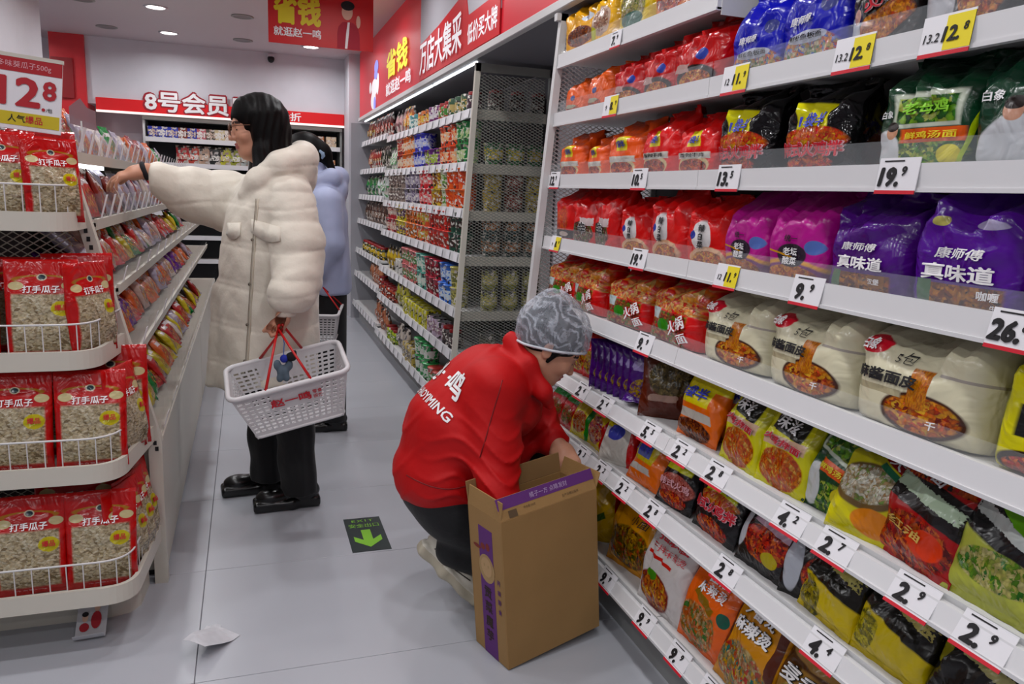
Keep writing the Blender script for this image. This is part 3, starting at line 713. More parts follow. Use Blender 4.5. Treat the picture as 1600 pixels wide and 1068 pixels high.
kind('d5', 'noodle_multipack', 'dark purple noodle multipack with white title', (M_, .205, .19, .14), '#4d1479', [L_('rect', (.55, .135), (.32, .11), food=['#4a2008', '#a86014', '#d09020', '#7a3a10']), L_('rect', (.22, .16), (.07, .1), '#4a7050'), L_('rect', (.73, .17), (.09, .07), '#8a5a2a')], [('真味道', .53, .37, .16, 'w', dict(wid=.58, bold=.03)), ('康师傅', .5, .56, .10, 'w', dict(wid=.40, shear=.25)), ('汉堡', .73, .17, .07, 'w')], 21, .28)
kind('d6', 'noodle_multipack', 'large dark purple noodle multipack with noodle strip and white title', (M_, .215, .225, .15), '#52148a', [L_('rect', (.55, .125), (.32, .10), food=['#4a2008', '#a86014', '#d09020', '#7a3a10']), L_('rect', (.2, .15), (.07, .1), '#4a7050'), L_('ell', (.3, .76), (.07, .03), '#b8b070'), L_('ell', (.7, .75), (.14, .035), '#b8b0cc')], [('真味道', .50, .33, .15, 'w', dict(wid=.60, bold=.03)), ('康师傅', .5, .50, .10, 'w', dict(wid=.40, shear=.25)), ('咖喱', .77, .16, .08, 'w'), ('牛肉', .85, .07, .05, 'w')], 22, .28)
kind('d7', 'noodle_multipack', 'black noodle multipack with grey label', (M_, .19, .2, .14), '#141213', [L_('ell', (.4, .3), (.3, .2), '#8a8aa0')], (), 23)
# --- fifth row
kind('e1', 'noodle_multipack', 'crinkled red noodle multipack with leafy noodle picture', (M_, .245, .19, .15), '#d41e18', [L_('rect', (.5, .70), (.5, .17), food=['#d83010', '#f0a050', '#e8c080', '#d02010'], rag=.3), L_('rect', (.45, .27), (.42, .24), food=['#8a2a18', '#c84a28', '#4a8a30', '#d89060', '#7a1410']), L_('rect', (.2, .45), (.12, .09), '#c9d6d8'), L_('ell', (.42, .28), (.1, .1), '#3f8a2c')], [('火锅', .70, .34, .22, 'w', dict(out='r', rot=28, ow=.06)), ('面', .86, .16, .15, 'w', dict(out='r', rot=28, ow=.06))], 24)
CR = [L_('ell', (.62, .22), (.30, .22), '#43261a'), L_('ell', (.62, .225), (.265, .185), food=NOOD), L_('rect', (.57, .48), (.07, .2), food=['#c86a20', '#e8a040', '#d88030'], fx=(6, 1, 1)), L_('ell', (.13, .80), (.11, .07), '#d03a44'), L_('rect', (.85, .67), (.16, .015), '#b0a8a0'), L_('rect', (.25, .38), (.2, .035), '#b9b094')]
kind('e2', 'noodle_multipack', 'cream noodle bag with noodle bowl and black title', (M_, .26, .20, .15), '#e2dcc2', CR, [('麻酱面皮', .31, .53, .14, 'k', dict(wid=.52, bold=.035)), ('5包', .40, .74, .10, 'k', dict(bold=-.004)), ('白象', .13, .80, .07, 'w'), ('千', .72, .16, .09, 'w')], 25, .3)
kind('e3', 'noodle_multipack', 'bright yellow noodle bag with black patch', (M_, .25, .27, .15), '#dcd40e', [L_('rect', (.58, .42), (.38, .13), '#131210'), L_('ell', (.55, .08), (.46, .13), '#2a1a10'), L_('ell', (.55, .06), (.40, .10), food=REDF), L_('rect', (.07, .4), (.02, .3), '#a8a80c')], [('炒拌', .5, .43, .18, 'w', dict(bold=.03)), ('麻辣面', .55, .25, .1, 'p', dict(out='r'))], 26)
# --- sixth row: single packets
kind('f1', 'noodle_packet', 'red and yellow noodle packet', (S_, .12, .15, .04), '#c8321c', [L_('ell', (.5, .35), (.4, .28), food=['#c8a040', '#e8d060', '#b84020', '#5a3a20'])], (), 27)
kind('f2', 'noodle_packet', 'purple noodle packet with yellow print', (S_, .13, .16, .035), '#461570', [L_('ell', (.45, .3), (.36, .2), food=['#b88a20', '#e0c040', '#6a3010', '#8a60b0']), L_('rect', (.5, .72), (.36, .08), '#a898c8', rag=.4)], (), 28)
kind('f3', 'noodle_packet', 'brown noodle packet with dark window', (S_, .17, .19, .05), '#55261a', [L_('ell', (.5, .60), (.36, .28), food=['#3a3420', '#6a5a3a', '#8a7a50']), L_('rect', (.4, .3), (.25, .05), '#a08478', rag=.4)], (), 29)
kind('f4', 'noodle_packet', 'orange noodle packet with yellow top and blue lettering', (S_, .17, .19, .055), '#ea7a16', [L_('rect', (.5, .86), (.6, .14), '#efe02a'), L_('rect', (.42, .66), (.34, .18), '#efe02a'), L_('rect', (.45, .34), (.4, .06), '#cfcac0', rag=.15), L_('ell', (.45, .14), (.42, .14), food=BRN)], [('1袋半', .42, .64, .18, 'b', dict(wid=.55, bold=.035))], 30)
kind('f5', 'noodle_packet', 'orange noodle packet with blue band', (S_, .17, .19, .055), '#e88a1c', [L_('rect', (.5, .68), (.6, .12), '#d8d6e0', rot=14)], [('白象', .5, .68, .16, 'b', dict(wid=.5, shear=.2, rot=14))], 31)
YB = [L_('rect', (.48, .72), (.32, .13), '#1c1a14', rot=-8), L_('ell', (.5, .22), (.42, .22), food=['#c85a20', '#e89038', '#d03c1c', '#f0c070']), L_('rect', (.48, .50), (.40, .06), '#d8b8a0', rag=.15), L_('rect', (.92, .75), (.05, .2), '#8f8a0c', a=.5)]
kind('f6', 'noodle_packet', 'yellow noodle packet with black patch and noodles', (S_, .155, .20, .05), '#d9d416', YB, [('味滋', .48, .72, .16, 'w', dict(wid=.46, rot=-8)), ('火鸡拌面', .48, .50, .08, 'r', dict(out='p', wid=.74, rot=-8))], 32)
kind('f7', 'noodle_packet', 'green noodle packet with vegetable picture', (S_, .16, .185, .05), '#123e22', [L_('rect', (.5, .74), (.36, .16), '#c8d0c0', rot=-14), L_('rect', (.5, .74), (.32, .12), food=GRNF, rot=-14, fs=18), L_('rect', (.5, .46), (.30, .07), '#d8641c', rot=-10), L_('ell', (.5, .16), (.42, .17), food=GRNF), L_('ell', (.16, .26), (.15, .24), '#cfd2d2'), L_('ell', (.62, .2), (.12, .1), '#d8c848')], [('鲜鸡汤面', .5, .46, .07, 'y', dict(wid=.5, rot=-10))], 33)
kind('f8', 'noodle_packet', 'dark green noodle packet', (S_, .15, .18, .045), '#0f3a22', [L_('rect', (.5, .7), (.3, .1), '#9ab0a0', rag=.4)], (), 34)
kind('f9', 'noodle_packet', 'white and yellow soup noodle packet', (S_, .165, .185, .05), '#d8cf58', [L_('ell', (.45, .56), (.46, .26), '#6b5636'), L_('ell', (.45, .58), (.41, .21), food=['#d8d4bc', '#ece8d8', '#c8b898', '#b08a60', '#8aa860']), L_('ell', (.65, .2), (.3, .14), '#d98a4a'), L_('rect', (.78, .86), (.3, .08), '#a01a24', rot=-24), L_('rect', (.72, .74), (.26, .035), '#2a6a4a', rot=-24)], [('大骨', .76, .86, .12, 'w', dict(wid=.4, rot=-24))], 35)
kind('f10', 'noodle_packet', 'red soup noodle packet with black top', (S_, .18, .20, .06), '#a81a18', [L_('rect', (.5, .62), (.6, .15), '#191414', rot=-10), L_('rect', (.5, .85), (.6, .10), food=['#d83a10', '#f07a20', '#c01c14', '#1a1414']), L_('rect', (.5, .64), (.44, .06), '#b8c8b0', rag=.45, rs=30, rot=-10), L_('ell', (.5, .22), (.46, .22), food=REDF), L_('ell', (.68, .24), (.2, .12), '#d8502c')], [('大骨面', .4, .86, .13, 'w', dict(wid=.5, rot=-16)), ('红油', .45, .30, .08, 'o', dict(wid=.4, rot=-10))], 36)
kind('f11', 'noodle_packet', 'black and pale green noodle packet', (S_, .18, .21, .06), '#b5b964', [L_('rect', (.5, .66), (.6, .22), '#151415', rot=-16), L_('rect', (.5, .62), (.46, .05), '#c8ccc8', rag=.5, rs=34, rot=-16), L_('ell', (.62, .70), (.36, .07), '#7ab83c', rot=-20), L_('ell', (.5, .3), (.4, .14), food=['#3a7a28', '#8aa848', '#c8c078', '#d8d098'])], (), 37)
# --- seventh row
kind('g1', 'noodle_packet', 'small red and green noodle packet', (S_, .11, .13, .04), '#b0302a', [L_('ell', (.5, .35), (.42, .26), food=['#8a2a20', '#c86a50', '#2f8a3a']), L_('rect', (.5, .84), (.5, .12), '#2f9a40')], (), 38)
kind('g2', 'noodle_packet', 'small yellow noodle packet with green edge', (S_, .12, .14, .04), '#ddd23a', [L_('ell', (.5, .38), (.4, .26), food=['#b8242a', '#e08a40', '#d8c8a0']), L_('rect', (.93, .5), (.08, .5), '#2f8a38')], (), 39)
kind('g3', 'noodle_packet', 'yellow noodle packet with red noodle picture', (S_, .14, .15, .045), '#e0c820', [L_('ell', (.5, .40), (.42, .3), food=['#8a2a60', '#c83a2a', '#e8a070', '#d8c0a0']), L_('rect', (.94, .5), (.08, .5), '#b01c20')], (), 40)
kind('g4', 'noodle_packet', 'white and yellow noodle packet with red side', (S_, .14, .155, .05), '#d8d4cc', [L_('rect', (.5, .86), (.5, .14), '#e6dc30'), L_('ell', (.4, .62), (.22, .16), '#4a50b0'), L_('rect', (.92, .4), (.14, .5), '#b8141c')], (), 41)
kind('g5', 'noodle_packet', 'orange and yellow noodle packet with grey window', (S_, .165, .155, .05), '#e0761c', [L_('rect', (.4, .66), (.36, .24), '#c8b83c'), L_('rect', (.5, .90), (.6, .1), '#e6dc28'), L_('rect', (.4, .28), (.34, .06), '#c8c4bc', rag=.2), L_('rect', (.4, .66), (.2, .16), '#5a68a0')], [('1袋半', .4, .66, .15, 'b', dict(wid=.42))], 42)
HJ2 = [L_('rect', (.46, .78), (.36, .17), '#dfe22a'), L_('ell', (.5, .36), (.46, .2), food=['#b85a50', '#d88a80', '#8a2a24']), L_('ell', (.5, .14), (.36, .12), food=REDF)]
kind('g6', 'noodle_packet', 'black noodle packet with yellow badge, slightly crumpled', (S_, .15, .16, .05), '#131012', HJ2, [('1袋半', .46, .78, .15, 'b', dict(wid=.5, bold=.03)), ('韩式火鸡', .5, .38, .13, 'p', dict(wid=.8))], 43)
kind('g7', 'noodle_packet', 'black noodle packet with yellow badge and red title', (S_, .18, .165, .05), '#110e10', [L_('rect', (.5, .78), (.34, .17), '#dfe22a'), L_('ell', (.5, .56), (.42, .10), food=['#d83a10', '#e8a030', '#c81c14']), L_('ell', (.5, .13), (.36, .14), food=REDF)], [('1袋半', .5, .78, .19, 'b', dict(wid=.54, bold=.035)), ('韩式火鸡拌', .5, .42, .18, 'r', dict(out='p', wid=.88, ow=.06, bold=.03))], 44)
kind('g8', 'noodle_packet', 'black noodle packet with red noodle tray picture', (S_, .175, .165, .05), '#141011', [L_('ell', (.55, .40), (.42, .24), food=REDF), L_('rect', (.6, .66), (.36, .06), '#c8a8b8', rag=.3, rot=-8), L_('ell', (.75, .86), (.22, .08), '#b01a20'), L_('ell', (.08, .5), (.13, .30), '#c4c6cc'), L_('ell', (.12, .80), (.06, .07), '#c8a090'), L_('ell', (.7, .24), (.14, .1), '#b8a840')], (), 45)
kind('g9', 'noodle_packet', 'black noodle packet with white figure and red bowl', (S_, .15, .17, .05), '#130f10', [L_('ell', (.2, .4), (.15, .34), '#bcbfc8'), L_('ell', (.68, .34), (.32, .26), food=REDF), L_('ell', (.66, .70), (.26, .1), '#c88a98')], (), 46)
YK = [L_('rect', (.5, .72), (.6, .30), '#17150f', rot=-8), L_('rect', (.5, .70), (.40, .07), '#b8b070', rag=.5, rs=30, rot=-10), L_('ell', (.25, .2), (.2, .24), food=['#8a7a20', '#c8b850', '#4a4a18'])]
kind('g10', 'noodle_packet', 'yellow noodle packet with black top and gold script', (S_, .16, .17, .06), '#d2bb18', YK, (), 47)
kind('g11', 'noodle_packet', 'black and yellow noodle packet with round picture', (S_, .165, .165, .06), '#c9b41c', [L_('rect', (.5, .75), (.6, .28), '#15130f', rot=-14), L_('rect', (.5, .74), (.42, .06), '#c4b878', rag=.5, rs=30, rot=-16), L_('ell', (.2, .3), (.18, .22), food=['#6a6a20', '#b8a840', '#d8cc60'])], (), 48)
kind('g12', 'noodle_packet', 'black noodle packet with thin gold script', (S_, .165, .165, .06), '#121110', [L_('rect', (.5, .7), (.42, .06), '#b8b080', rag=.5, rs=30, rot=-12), L_('ell', (.1, .6), (.1, .14), '#8a8420')], (), 49)
# --- bottom row bags
kind('s1', 'noodle_packet', 'yellow and red noodle packet turned edge on', (S_, .16, .25, .06), '#d8b020', [L_('rect', (.9, .5), (.12, .6), '#b81a1c'), L_('rect', (.3, .3), (.3, .05), '#3a5a20', rot=20)], (), 50)
kind('s2', 'noodle_packet', 'golden yellow noodle bag with dark chilli picture', (S_, .22, .265, .07), '#e6a312', [L_('ell', (.5, .28), (.44, .24), food=['#5a3a10', '#a87818', '#d8a820', '#3a4a18', '#c85a18'])], [('小面', .66, .62, .12, 'k', dict(wid=.32, shear=.3, bold=-.005))], 51)
kind('s3', 'noodle_packet', 'white noodle bag with red title and noodle plate', (S_, .21, .265, .055), '#dcd6d4', [L_('ell', (.42, .20), (.36, .20), '#7a2414'), L_('ell', (.42, .20), (.33, .175), food=NOOD), L_('ell', (.34, .36), (.12, .06), '#4a8a30'), L_('rect', (.42, .55), (.28, .018), '#c83a34', rot=-4), L_('ell', (.12, .9), (.06, .05), '#c88a70')], [('摇滚福', .58, .80, .12, 'r', dict(wid=.6, bold=.02)), ('干拌麻辣烫', .55, .66, .08, 'r', dict(wid=.7, bold=.0))], 52)
kind('s4', 'noodle_packet', 'orange noodle bag with white title and noodle plate', (S_, .20, .26, .06), '#e8721a', [L_('ell', (.42, .24), (.40, .22), food=['#c8602a', '#e8a060', '#d8b890', '#3a7a30', '#e07030']), L_('ell', (.86, .46), (.08, .07), '#1f5a48'), L_('rect', (.5, .52), (.2, .04), '#8a6a20', rot=-20)], [('番茄', .62, .78, .11, 'w', dict(wid=.36)), ('麻辣烫', .58, .65, .11, 'w', dict(wid=.5))], 53)
kind('s5', 'noodle_packet', 'yellow brown noodle bag with white title', (S_, .20, .26, .06), '#d6961a', [L_('rect', (.08, .55), (.05, .4), '#5a2a10'), L_('rect', (.92, .55), (.05, .4), '#5a2a10'), L_('ell', (.5, .22), (.44, .24), food=['#2f7a70', '#c8a060', '#e0d0a0', '#c03a24', '#d8b040'])], [('今番龙', .5, .78, .13, 'w', dict(wid=.6, out='k', ow=.03, bold=.03)), ('麻辣烫', .52, .62, .13, 'w', dict(wid=.6, out='k', ow=.03, bold=.03))], 54)
kind('s6', 'noodle_packet', 'brown noodle bag with cream swirls', (S_, .21, .26, .06), '#5c3a20', [L_('ell', (.5, .82), (.45, .14), '#b08a58'), L_('ell', (.5, .40), (.42, .26), '#a07a48'), L_('ell', (.45, .34), (.3, .18), food=['#c8b070', '#a88a48', '#e0d0a0', '#7a5a28'])], [('麦香', .42, .56, .16, 'w', dict(wid=.56, out='k', ow=.04, shear=.2)), ('面', .7, .42, .16, 'w', dict(out='k'))], 55)

PLACED = {}
YO = {'A': .06, 'B': .075, 'C': .075, 'D': .07, 'E': .083, 'F': .10, 'G': .13, 'S': .15}
def place(row, key, y, dx=0.02, lean=None, rz=0.0, label=None, dz=0.0, roll=0.0, flat=False, scale=1.0, count=True):
    zb, xf = ROWS[row]; k = KIND[key]; st, w, h, d = k['shape']; y = min(y + YO[row], 2.70 - w * scale / 2)
    o = make_pack(key)
    n = PLACED.setdefault(row, []); n.append((o, key, y, label))
    ln = lean if lean is not None else (0 if st == 'multi' else 12)
    if ln and row in 'FGS': pass
    base_x = xf + math.sin(math.radians(TILT[row])) * 0.046 + dx + (d / 2 if st == 'multi' else d * 0.35)
    M = Matrix.Translation((base_x, y, zb + BTOP[row] + 0.001 + dz)) @ Matrix.Rotation(math.radians(-90 + rz), 4, 'Z') @ Matrix.Rotation(math.radians(-ln), 4, 'X') @ Matrix.Rotation(math.radians(roll), 4, 'Y') @ Matrix.Scale(scale, 4)
    o.matrix_world = M
    return o
# ------------------------------------------------------------------ stock the wall shelves (far end first)
for k, y, rz in (('a1', 2.57, 6), ('a2', 2.33, 0), ('a3', 2.12, 3), ('a4', 1.90, -2)): place('A', k, y, rz=rz, dx=0.012)
for k, y, rz, s in (('b1', 2.53, 4, .9), ('b1', 2.33, -3, 1.0), ('b2', 2.13, 3, .95), ('b2', 1.935, -2, 1.02), ('b2', 1.735, 2, 1.12), ('b3', 1.50, 4, .92), ('b3', 1.305, -2, 1), ('b4', 1.12, 2, 1), ('b5', .945, 0, 1), ('b5', .76, 2, 1)): place('B', k, y, rz=rz, scale=s)
for k, y, rz, s in (('c1', 2.52, 5, .95), ('c1', 2.31, -4, .85), ('c1', 2.10, 6, 1.02), ('c2', 1.885, -3, 1), ('c2', 1.70, 3, .9), ('c3', 1.495, -2, 1), ('c3', 1.255, 2, .95), ('c3', 1.105, -8, .9), ('c4', .985, 2, 1), ('c5', .785, -2, 1)): place('C', k, y, rz=rz, scale=s, dx=0.02 if not (k == 'c3' and y < 1.2) else 0.13)
for k, y, rz, s in (('d1', 2.52, 6, 1), ('d2', 2.355, 10, 1), ('d2', 2.185, -6, 1.05), ('d3', 2.01, 8, .85), ('d3', 1.80, -2, 1), ('d3', 1.615, 8, .9), ('d4', 1.445, -2, 1), ('d4', 1.27, 4, 1.04), ('d5', 1.075, -3, 1), ('d6', .865, 2, 1), ('d7', .66, 0, 1)): place('D', k, y, rz=rz, scale=s)
for k, y, rz, s, dx in (('e1', 2.55, 6, 1, .015), ('e1', 2.28, -5, 1, .015), ('e1', 1.985, 4, 1, .015), ('e1', 1.705, -4, 1.05, .015), ('e2', 1.435, 3, .95, .012), ('e2', 1.175, -3, 1, .012), ('e2', .905, 2, 1.02, .012), ('e3', .65, 0, .85, .012), ('e1', 1.42, 12, 1.0, .2), ('e2', 1.18, 8, 1.0, .2), ('e2', .93, -6, 1.05, .2)): place('E', k, y, rz=rz, scale=s, dx=dx, lean=6, dz=0.0)
F_ = []
for k in range(3): place('F', 'f1', 2.42 - .10 * k, rz=10, dx=.02 + .01 * k)
for k in range(3): place('F', 'f1', 2.38 - .10 * k, rz=4, dx=.085)
for k in range(7): place('F', 'f2', 2.105 - .036 * k, rz=72 - 3 * k, dx=.05 + .004 * k, lean=4)
for k in range(3): place('F', 'f2', 2.05 - .14 * k, rz=4, dx=.17, lean=10)
place('F', 'f2', 1.845, rz=50, dx=.035, lean=80, dz=.02)
place('F', 'f3', 1.735, rz=52, dx=.05, lean=14)
place('F', 'f4', 1.545, rz=4, dx=.015, lean=18)
for k in range(3): place('F', 'f5', 1.50 - .02 * k, rz=6, dx=.075 + .05 * k, lean=16)
place('F', 'f6', 1.36, rz=-4, dx=.012, lean=20); place('F', 'f6', 1.205, rz=4, dx=.012, lean=20)
for k in range(3): place('F', 'f6', 1.27 - .03 * k, rz=2, dx=.07 + .045 * k, lean=18)
place('F', 'f7', 1.06, rz=3, dx=.03, lean=20)
for k in range(3): place('F', 'f8', 1.03 - .02 * k, rz=24, dx=.10 + .05 * k, lean=14)
place('F', 'f9', .955, rz=12, dx=.004, lean=26, scale=.95)
for k in range(2): place('F', 'f9', .90 - .02 * k, rz=0, dx=.12 + .06 * k, lean=14)
place('F', 'f10', .845, rz=-4, dx=.005, lean=22)
for k in range(2): place('F', 'f10', .80, rz=-2, dx=.075 + .06 * k, lean=20)
place('F', 'f11', .685, rz=0, dx=.005, lean=22); place('F', 'f11', .66, rz=3, dx=.08, lean=18)
place('F', 'f11', .50, rz=0, dx=.005, lean=22)
for k, y, rz, dx in (('g1', 2.42, 8, .012), ('g1', 2.31, 0, .012), ('g2', 2.20, 6, .012), ('g3', 2.075, -4, .012), ('g4', 1.91, 28, .012), ('g5', 1.735, 4, .012), ('g5', 1.69, 2, .07), ('g6', 1.565, 8, .012), ('g6', 1.53, 3, .07), ('g7', 1.385, 0, .012), ('g7', 1.36, 0, .08), ('g8', 1.195, 3, .012), ('g8', 1.17, 2, .08), ('g9', 1.05, 20, .03), ('g10', .985, -4, .008), ('g10', .93, 0, .10), ('g11', .825, 2, .006), ('g10', .79, 0, .09), ('g12', .66, 0, .006), ('g12', .62, 0, .09), ('g12', .48, 0, .006)): place('G', k, y, rz=rz, dx=dx, lean=24 if dx < .05 else 14)
for k, y, rz, dx, ln in (('s1', 2.02, 55, .04, 8), ('s2', 1.815, 12, .03, 18), ('s3', 1.575, 4, .004, 16), ('s4', 1.375, 3, .006, 20), ('s5', 1.195, -3, .006, 20), ('s6', 1.00, 2, .004, 22), ('s6', .80, 0, .004, 22), ('s5', .60, 0, .004, 22)): place('S', k, y, rz=rz, dx=dx, lean=ln)
for row, items in PLACED.items():
    items.sort(key=lambda it: -it[2])
    seen = {}
    for o, key, y, lab in items:
        seen.setdefault(KIND[key]['desc'], []).append(o)
    for desc, os_ in seen.items():
        for i, o in enumerate(os_):
            where = 'on %s shelf' % RNAME[row]
            if len(os_) == 1: lb = '%s %s' % (desc, where)
            elif i == len(os_) - 1: lb = '%s %s, nearest one' % (desc, where)
            else: lb = '%s %s, %s from far end' % (desc, where, ORD[i])
            tag(o, lb, 'noodle pack', 'noodle packs on the %s wall shelf' % RNAME[row])
# a few more packs continue past the picture's right edge
for row, ks in (('B', ('b3', 'b4')), ('C', ('c4', 'c5', 'c3')), ('D', ('d7', 'd5', 'd3')), ('E', ('e3', 'e2', 'e3')), ('F', ('f10', 'f6', 'f4')), ('G', ('g7', 'g8', 'g10')), ('S', ('s2', 's4', 's6'))):
    y = min(it[2] for it in PLACED[row])
    for i, k in enumerate(ks):
        y -= KIND[k]['shape'][1] + .02
        if y < -.2: break
        o = place(row, k, y, rz=2 * i - 2, lean=(0 if KIND[k]['shape'][0] == 'multi' else 20), dx=.012)
        tag(o, '%s, %s shelf, out of frame %s' % (KIND[k]['desc'], RNAME[row], ORD[i]), 'noodle pack', 'noodle packs past the picture edge')
# ================================================================== mid-aisle wall unit with a wire cage end
MY0, MY1 = 3.9, 8.0
def mxf(z): return 1.114 - 0.0562 * (1.965 - z)
MS = [1.725, 1.455, 1.212, 0.975, 0.68, 0.445, 0.14]
MNAME = ['top', 'second', 'third', 'fourth', 'fifth', 'sixth', 'bottom']
mg = empty('cup_gondola', (1.3, 5.9, 0)); tag(mg, 'white shelving unit of cups and boxes with wire cage end', 'shelving')
def mgb(name, mb, m, parent=None):
    o = mb.build(name, m, parent or mg)
    if parent is None: o.location = (-1.3, -5.9, 0)
    return o
mgb('back_panel', MB().box((1.53, MY0, 0.05), (1.55, MY1, 1.965)), BACKP)
mgb('base_plinth', MB().box((1.085, MY0, 0.0), (1.53, MY1, 0.11)), mat('plinth_light', '#a8a9aa', 0.5))
mgb('end_panel', MB().box((1.0, MY1, 0.0), (1.55, MY1 + 0.03, 1.965)), mat('panel_grey', '#9d9da4', 0.5))
for si, z in enumerate(MS):
    for (y0, y1) in ((3.93, 5.2), (5.2, 6.5), (6.5, 8.0)):
        zz = z + (0.03 if y0 > 6.4 else 0)
        x = mxf(zz)
        sh = mgb('shelf', MB().box((x + 0.01, y0 + .002, zz), (1.53, y1 - .002, zz + 0.018)), METAL)
        MB().prism([(x, zz - .02), (x + .008, zz + .03), (x + .016, zz + .03), (x + .01, zz - .02)], 1, y0 + .002, y1 - .002).build('price_rail', RAILM, sh)
        n = int((y1 - y0) / 0.17); card = None
        for k in range(n):
            yy = y0 + 0.09 + k * 0.17
            if card is None:
                card = MB().box((-.002, -.04, -.018), (0, .04, .028)).build('price_card', PAPER, sh); c = card
            else:
                c = card.copy(); COL.objects.link(c)
            c.location = (x - .001, yy, zz); c.rotation_euler = (0, .15, 0)
for (xa) in ('front', 'back'):
    if xa == 'front': mb = MB().prism([(mxf(1.965) - .012, 1.965), (mxf(.05) - .012, .05), (mxf(.05) + .014, .05), (mxf(1.965) + .014, 1.965)], 1, MY0 - .026, MY0)
    else: mb = MB().box((1.50, MY0 - .026, .05), (1.55, MY0, 1.965))
    mgb('upright', mb, GREYM if xa == 'back' else IVORY)
mgb('cage_rail', MB().box((1.1, MY0 - .026, 1.925), (1.51, MY0, 1.965)), mat('cage_grey', '#8b8b85', .5))
for z in MS[:-1]:
    mgb('cage_shelf_end', MB().box((mxf(z) + .01, MY0 + .002, z - .03), (1.50, MY0 + .012, z + .02)), IVORY)
o = mesh_panel(0.46, 1.82, 0.030, 0.0155, 0.0017, skew=lambda z: mxf(z + 0.1) - 1.03).build('wire_mesh', mat('mesh_grey', '#a3a59c', .5), mg)
o.location = (1.03 - 1.3, MY0 - .012 - 5.9, 0.1); o['kind'] = 'stuff'

# --- cups, cans, jars, boxes
CUPC = {}
def cup(col, col2, kindn, h=0.108, r=0.055):
    key = (col, col2, kindn)
    if key not in CUPC:
        m1 = busy('busy_' + col[1:] + col2[1:], [col, col, col2, col, col, '#d0c8c0', col, '#2a2220'], 60 if kindn != 'bag' else 38); m2 = busy('band_' + col2[1:] + col[1:], [col2, '#d8d4cc', col2, col, col2], 90)
        mb = MB()
        if kindn == 'cup':
            z0, z1 = h * .25, h * .72
            rr = lambda z: r * (0.82 + 0.18 * z / h)
            mb.lathe([(rr(0), 0), (rr(z0), z0)], 18, cap=False); mb.lathe([(rr(z0), z0), (rr(z1), z1)], 18, mi=1, cap=False); mb.lathe([(rr(z1), z1), (rr(h * .95), h * .95), (r * 1.05, h * .955), (r * 1.05, h)], 18, cap=False)
            o = mb.build('noodle_cup', [m1, m2], None, True)
            MB().lathe([(r * 1.05, 0), (r * .99, .003), (.001, .0035)], 18, (0, 0, h), cap=False).build('lid', mat('foil_' + col[1:], col, .25), o, True)
        elif kindn == 'can':
            mb.lathe([(r * .8, 0), (r * .84, .004), (r * .84, h * .3)], 16, cap=False); mb.lathe([(r * .84, h * .3), (r * .84, h * .7)], 16, mi=1, cap=False); mb.lathe([(r * .84, h * .7), (r * .84, h * .96), (r * .78, h)], 16, cap=False)
            o = mb.build('food_can', [m1, m2], None, True)
            MB().lathe([(r * .78, 0), (r * .74, -.003), (.001, -.003)], 16, (0, 0, h), cap=False).build('lid', mat('tin', '#b0b0b2', .3, .9), o, True)
        elif kindn == 'jar':
            mb.lathe([(r * .7, 0), (r * .78, .006), (r * .78, h * .25)], 16, cap=False); mb.lathe([(r * .78, h * .25), (r * .78, h * .62)], 16, mi=1, cap=False); mb.lathe([(r * .78, h * .62), (r * .74, h * .78), (r * .6, h * .84)], 16, cap=False)
            o = mb.build('glass_jar', [m1, m2], None, True)
            MB().lathe([(r * .66, 0), (r * .66, h * .14), (r * .62, h * .16), (.001, h * .16)], 16, (0, 0, h * .84), cap=False).build('lid', mat('jar_lid', '#8a1a1c', .35), o, True)
        elif kindn == 'box':
            o = MB().box((-.05, -.052, 0), (.05, .052, h * 1.1), ch=.003).build('food_carton', m1)
            MB().box((-.0515, -.04, h * .3), (-.0485, .04, h * .8)).build('front_print', m2, o)
        else:   # bag
            V, Fs, uv, fr = pouch('sachet', .13, h * 1.75, .05, 60)
            o = mesh_obj('snack_bag', np.stack([V[:, 1], -V[:, 0], V[:, 2]], -1), Fs, [m1], None, True)
            MB().add([(-.03, .04 * a, h * .5 + .05 * b) for a, b in ((1, 0), (-1, 0), (-1, 1), (1, 1))], [(0, 1, 2, 3)]).build('front_print', m2, o)
        CUPC[key] = o; return o, h
    return dup(CUPC[key]), h
CNAME = {'#': ''}
def put_cups(si, specs, y, xo=0.065):
    z0 = MS[si]
    for (kn, c1, c2, ncol, stack, cname) in specs:
        for ci in range(ncol):
            zz = z0 + (0.03 if y > 6.45 else 0) + .0185
            for s in range(stack):
                o, h = cup(c1, c2, kn)
                o.location = (mxf(zz) + xo + random.uniform(-.006, .006), y, zz + s * (h + .005) * (1.1 if kn == 'box' else 1)); o.rotation_euler = (0, 0, random.uniform(-.25, .25) if kn in ('box', 'bag') else random.uniform(0, 6.2))
                tag(o, '%s, %s shelf past wire cage%s%s' % (cname, MNAME[si], '' if ncol == 1 else ', %s in run' % ORD[ci], '' if stack == 1 else (', lower' if s == 0 else ', upper')), {'cup': 'noodle cup', 'can': 'food can', 'jar': 'jar', 'box': 'carton', 'bag': 'snack bag'}[kn], 'goods on the %s shelf beyond the wire cage' % MNAME[si])
            y += 0.128
        if y > 6.37 and y < 6.6: y = 6.62
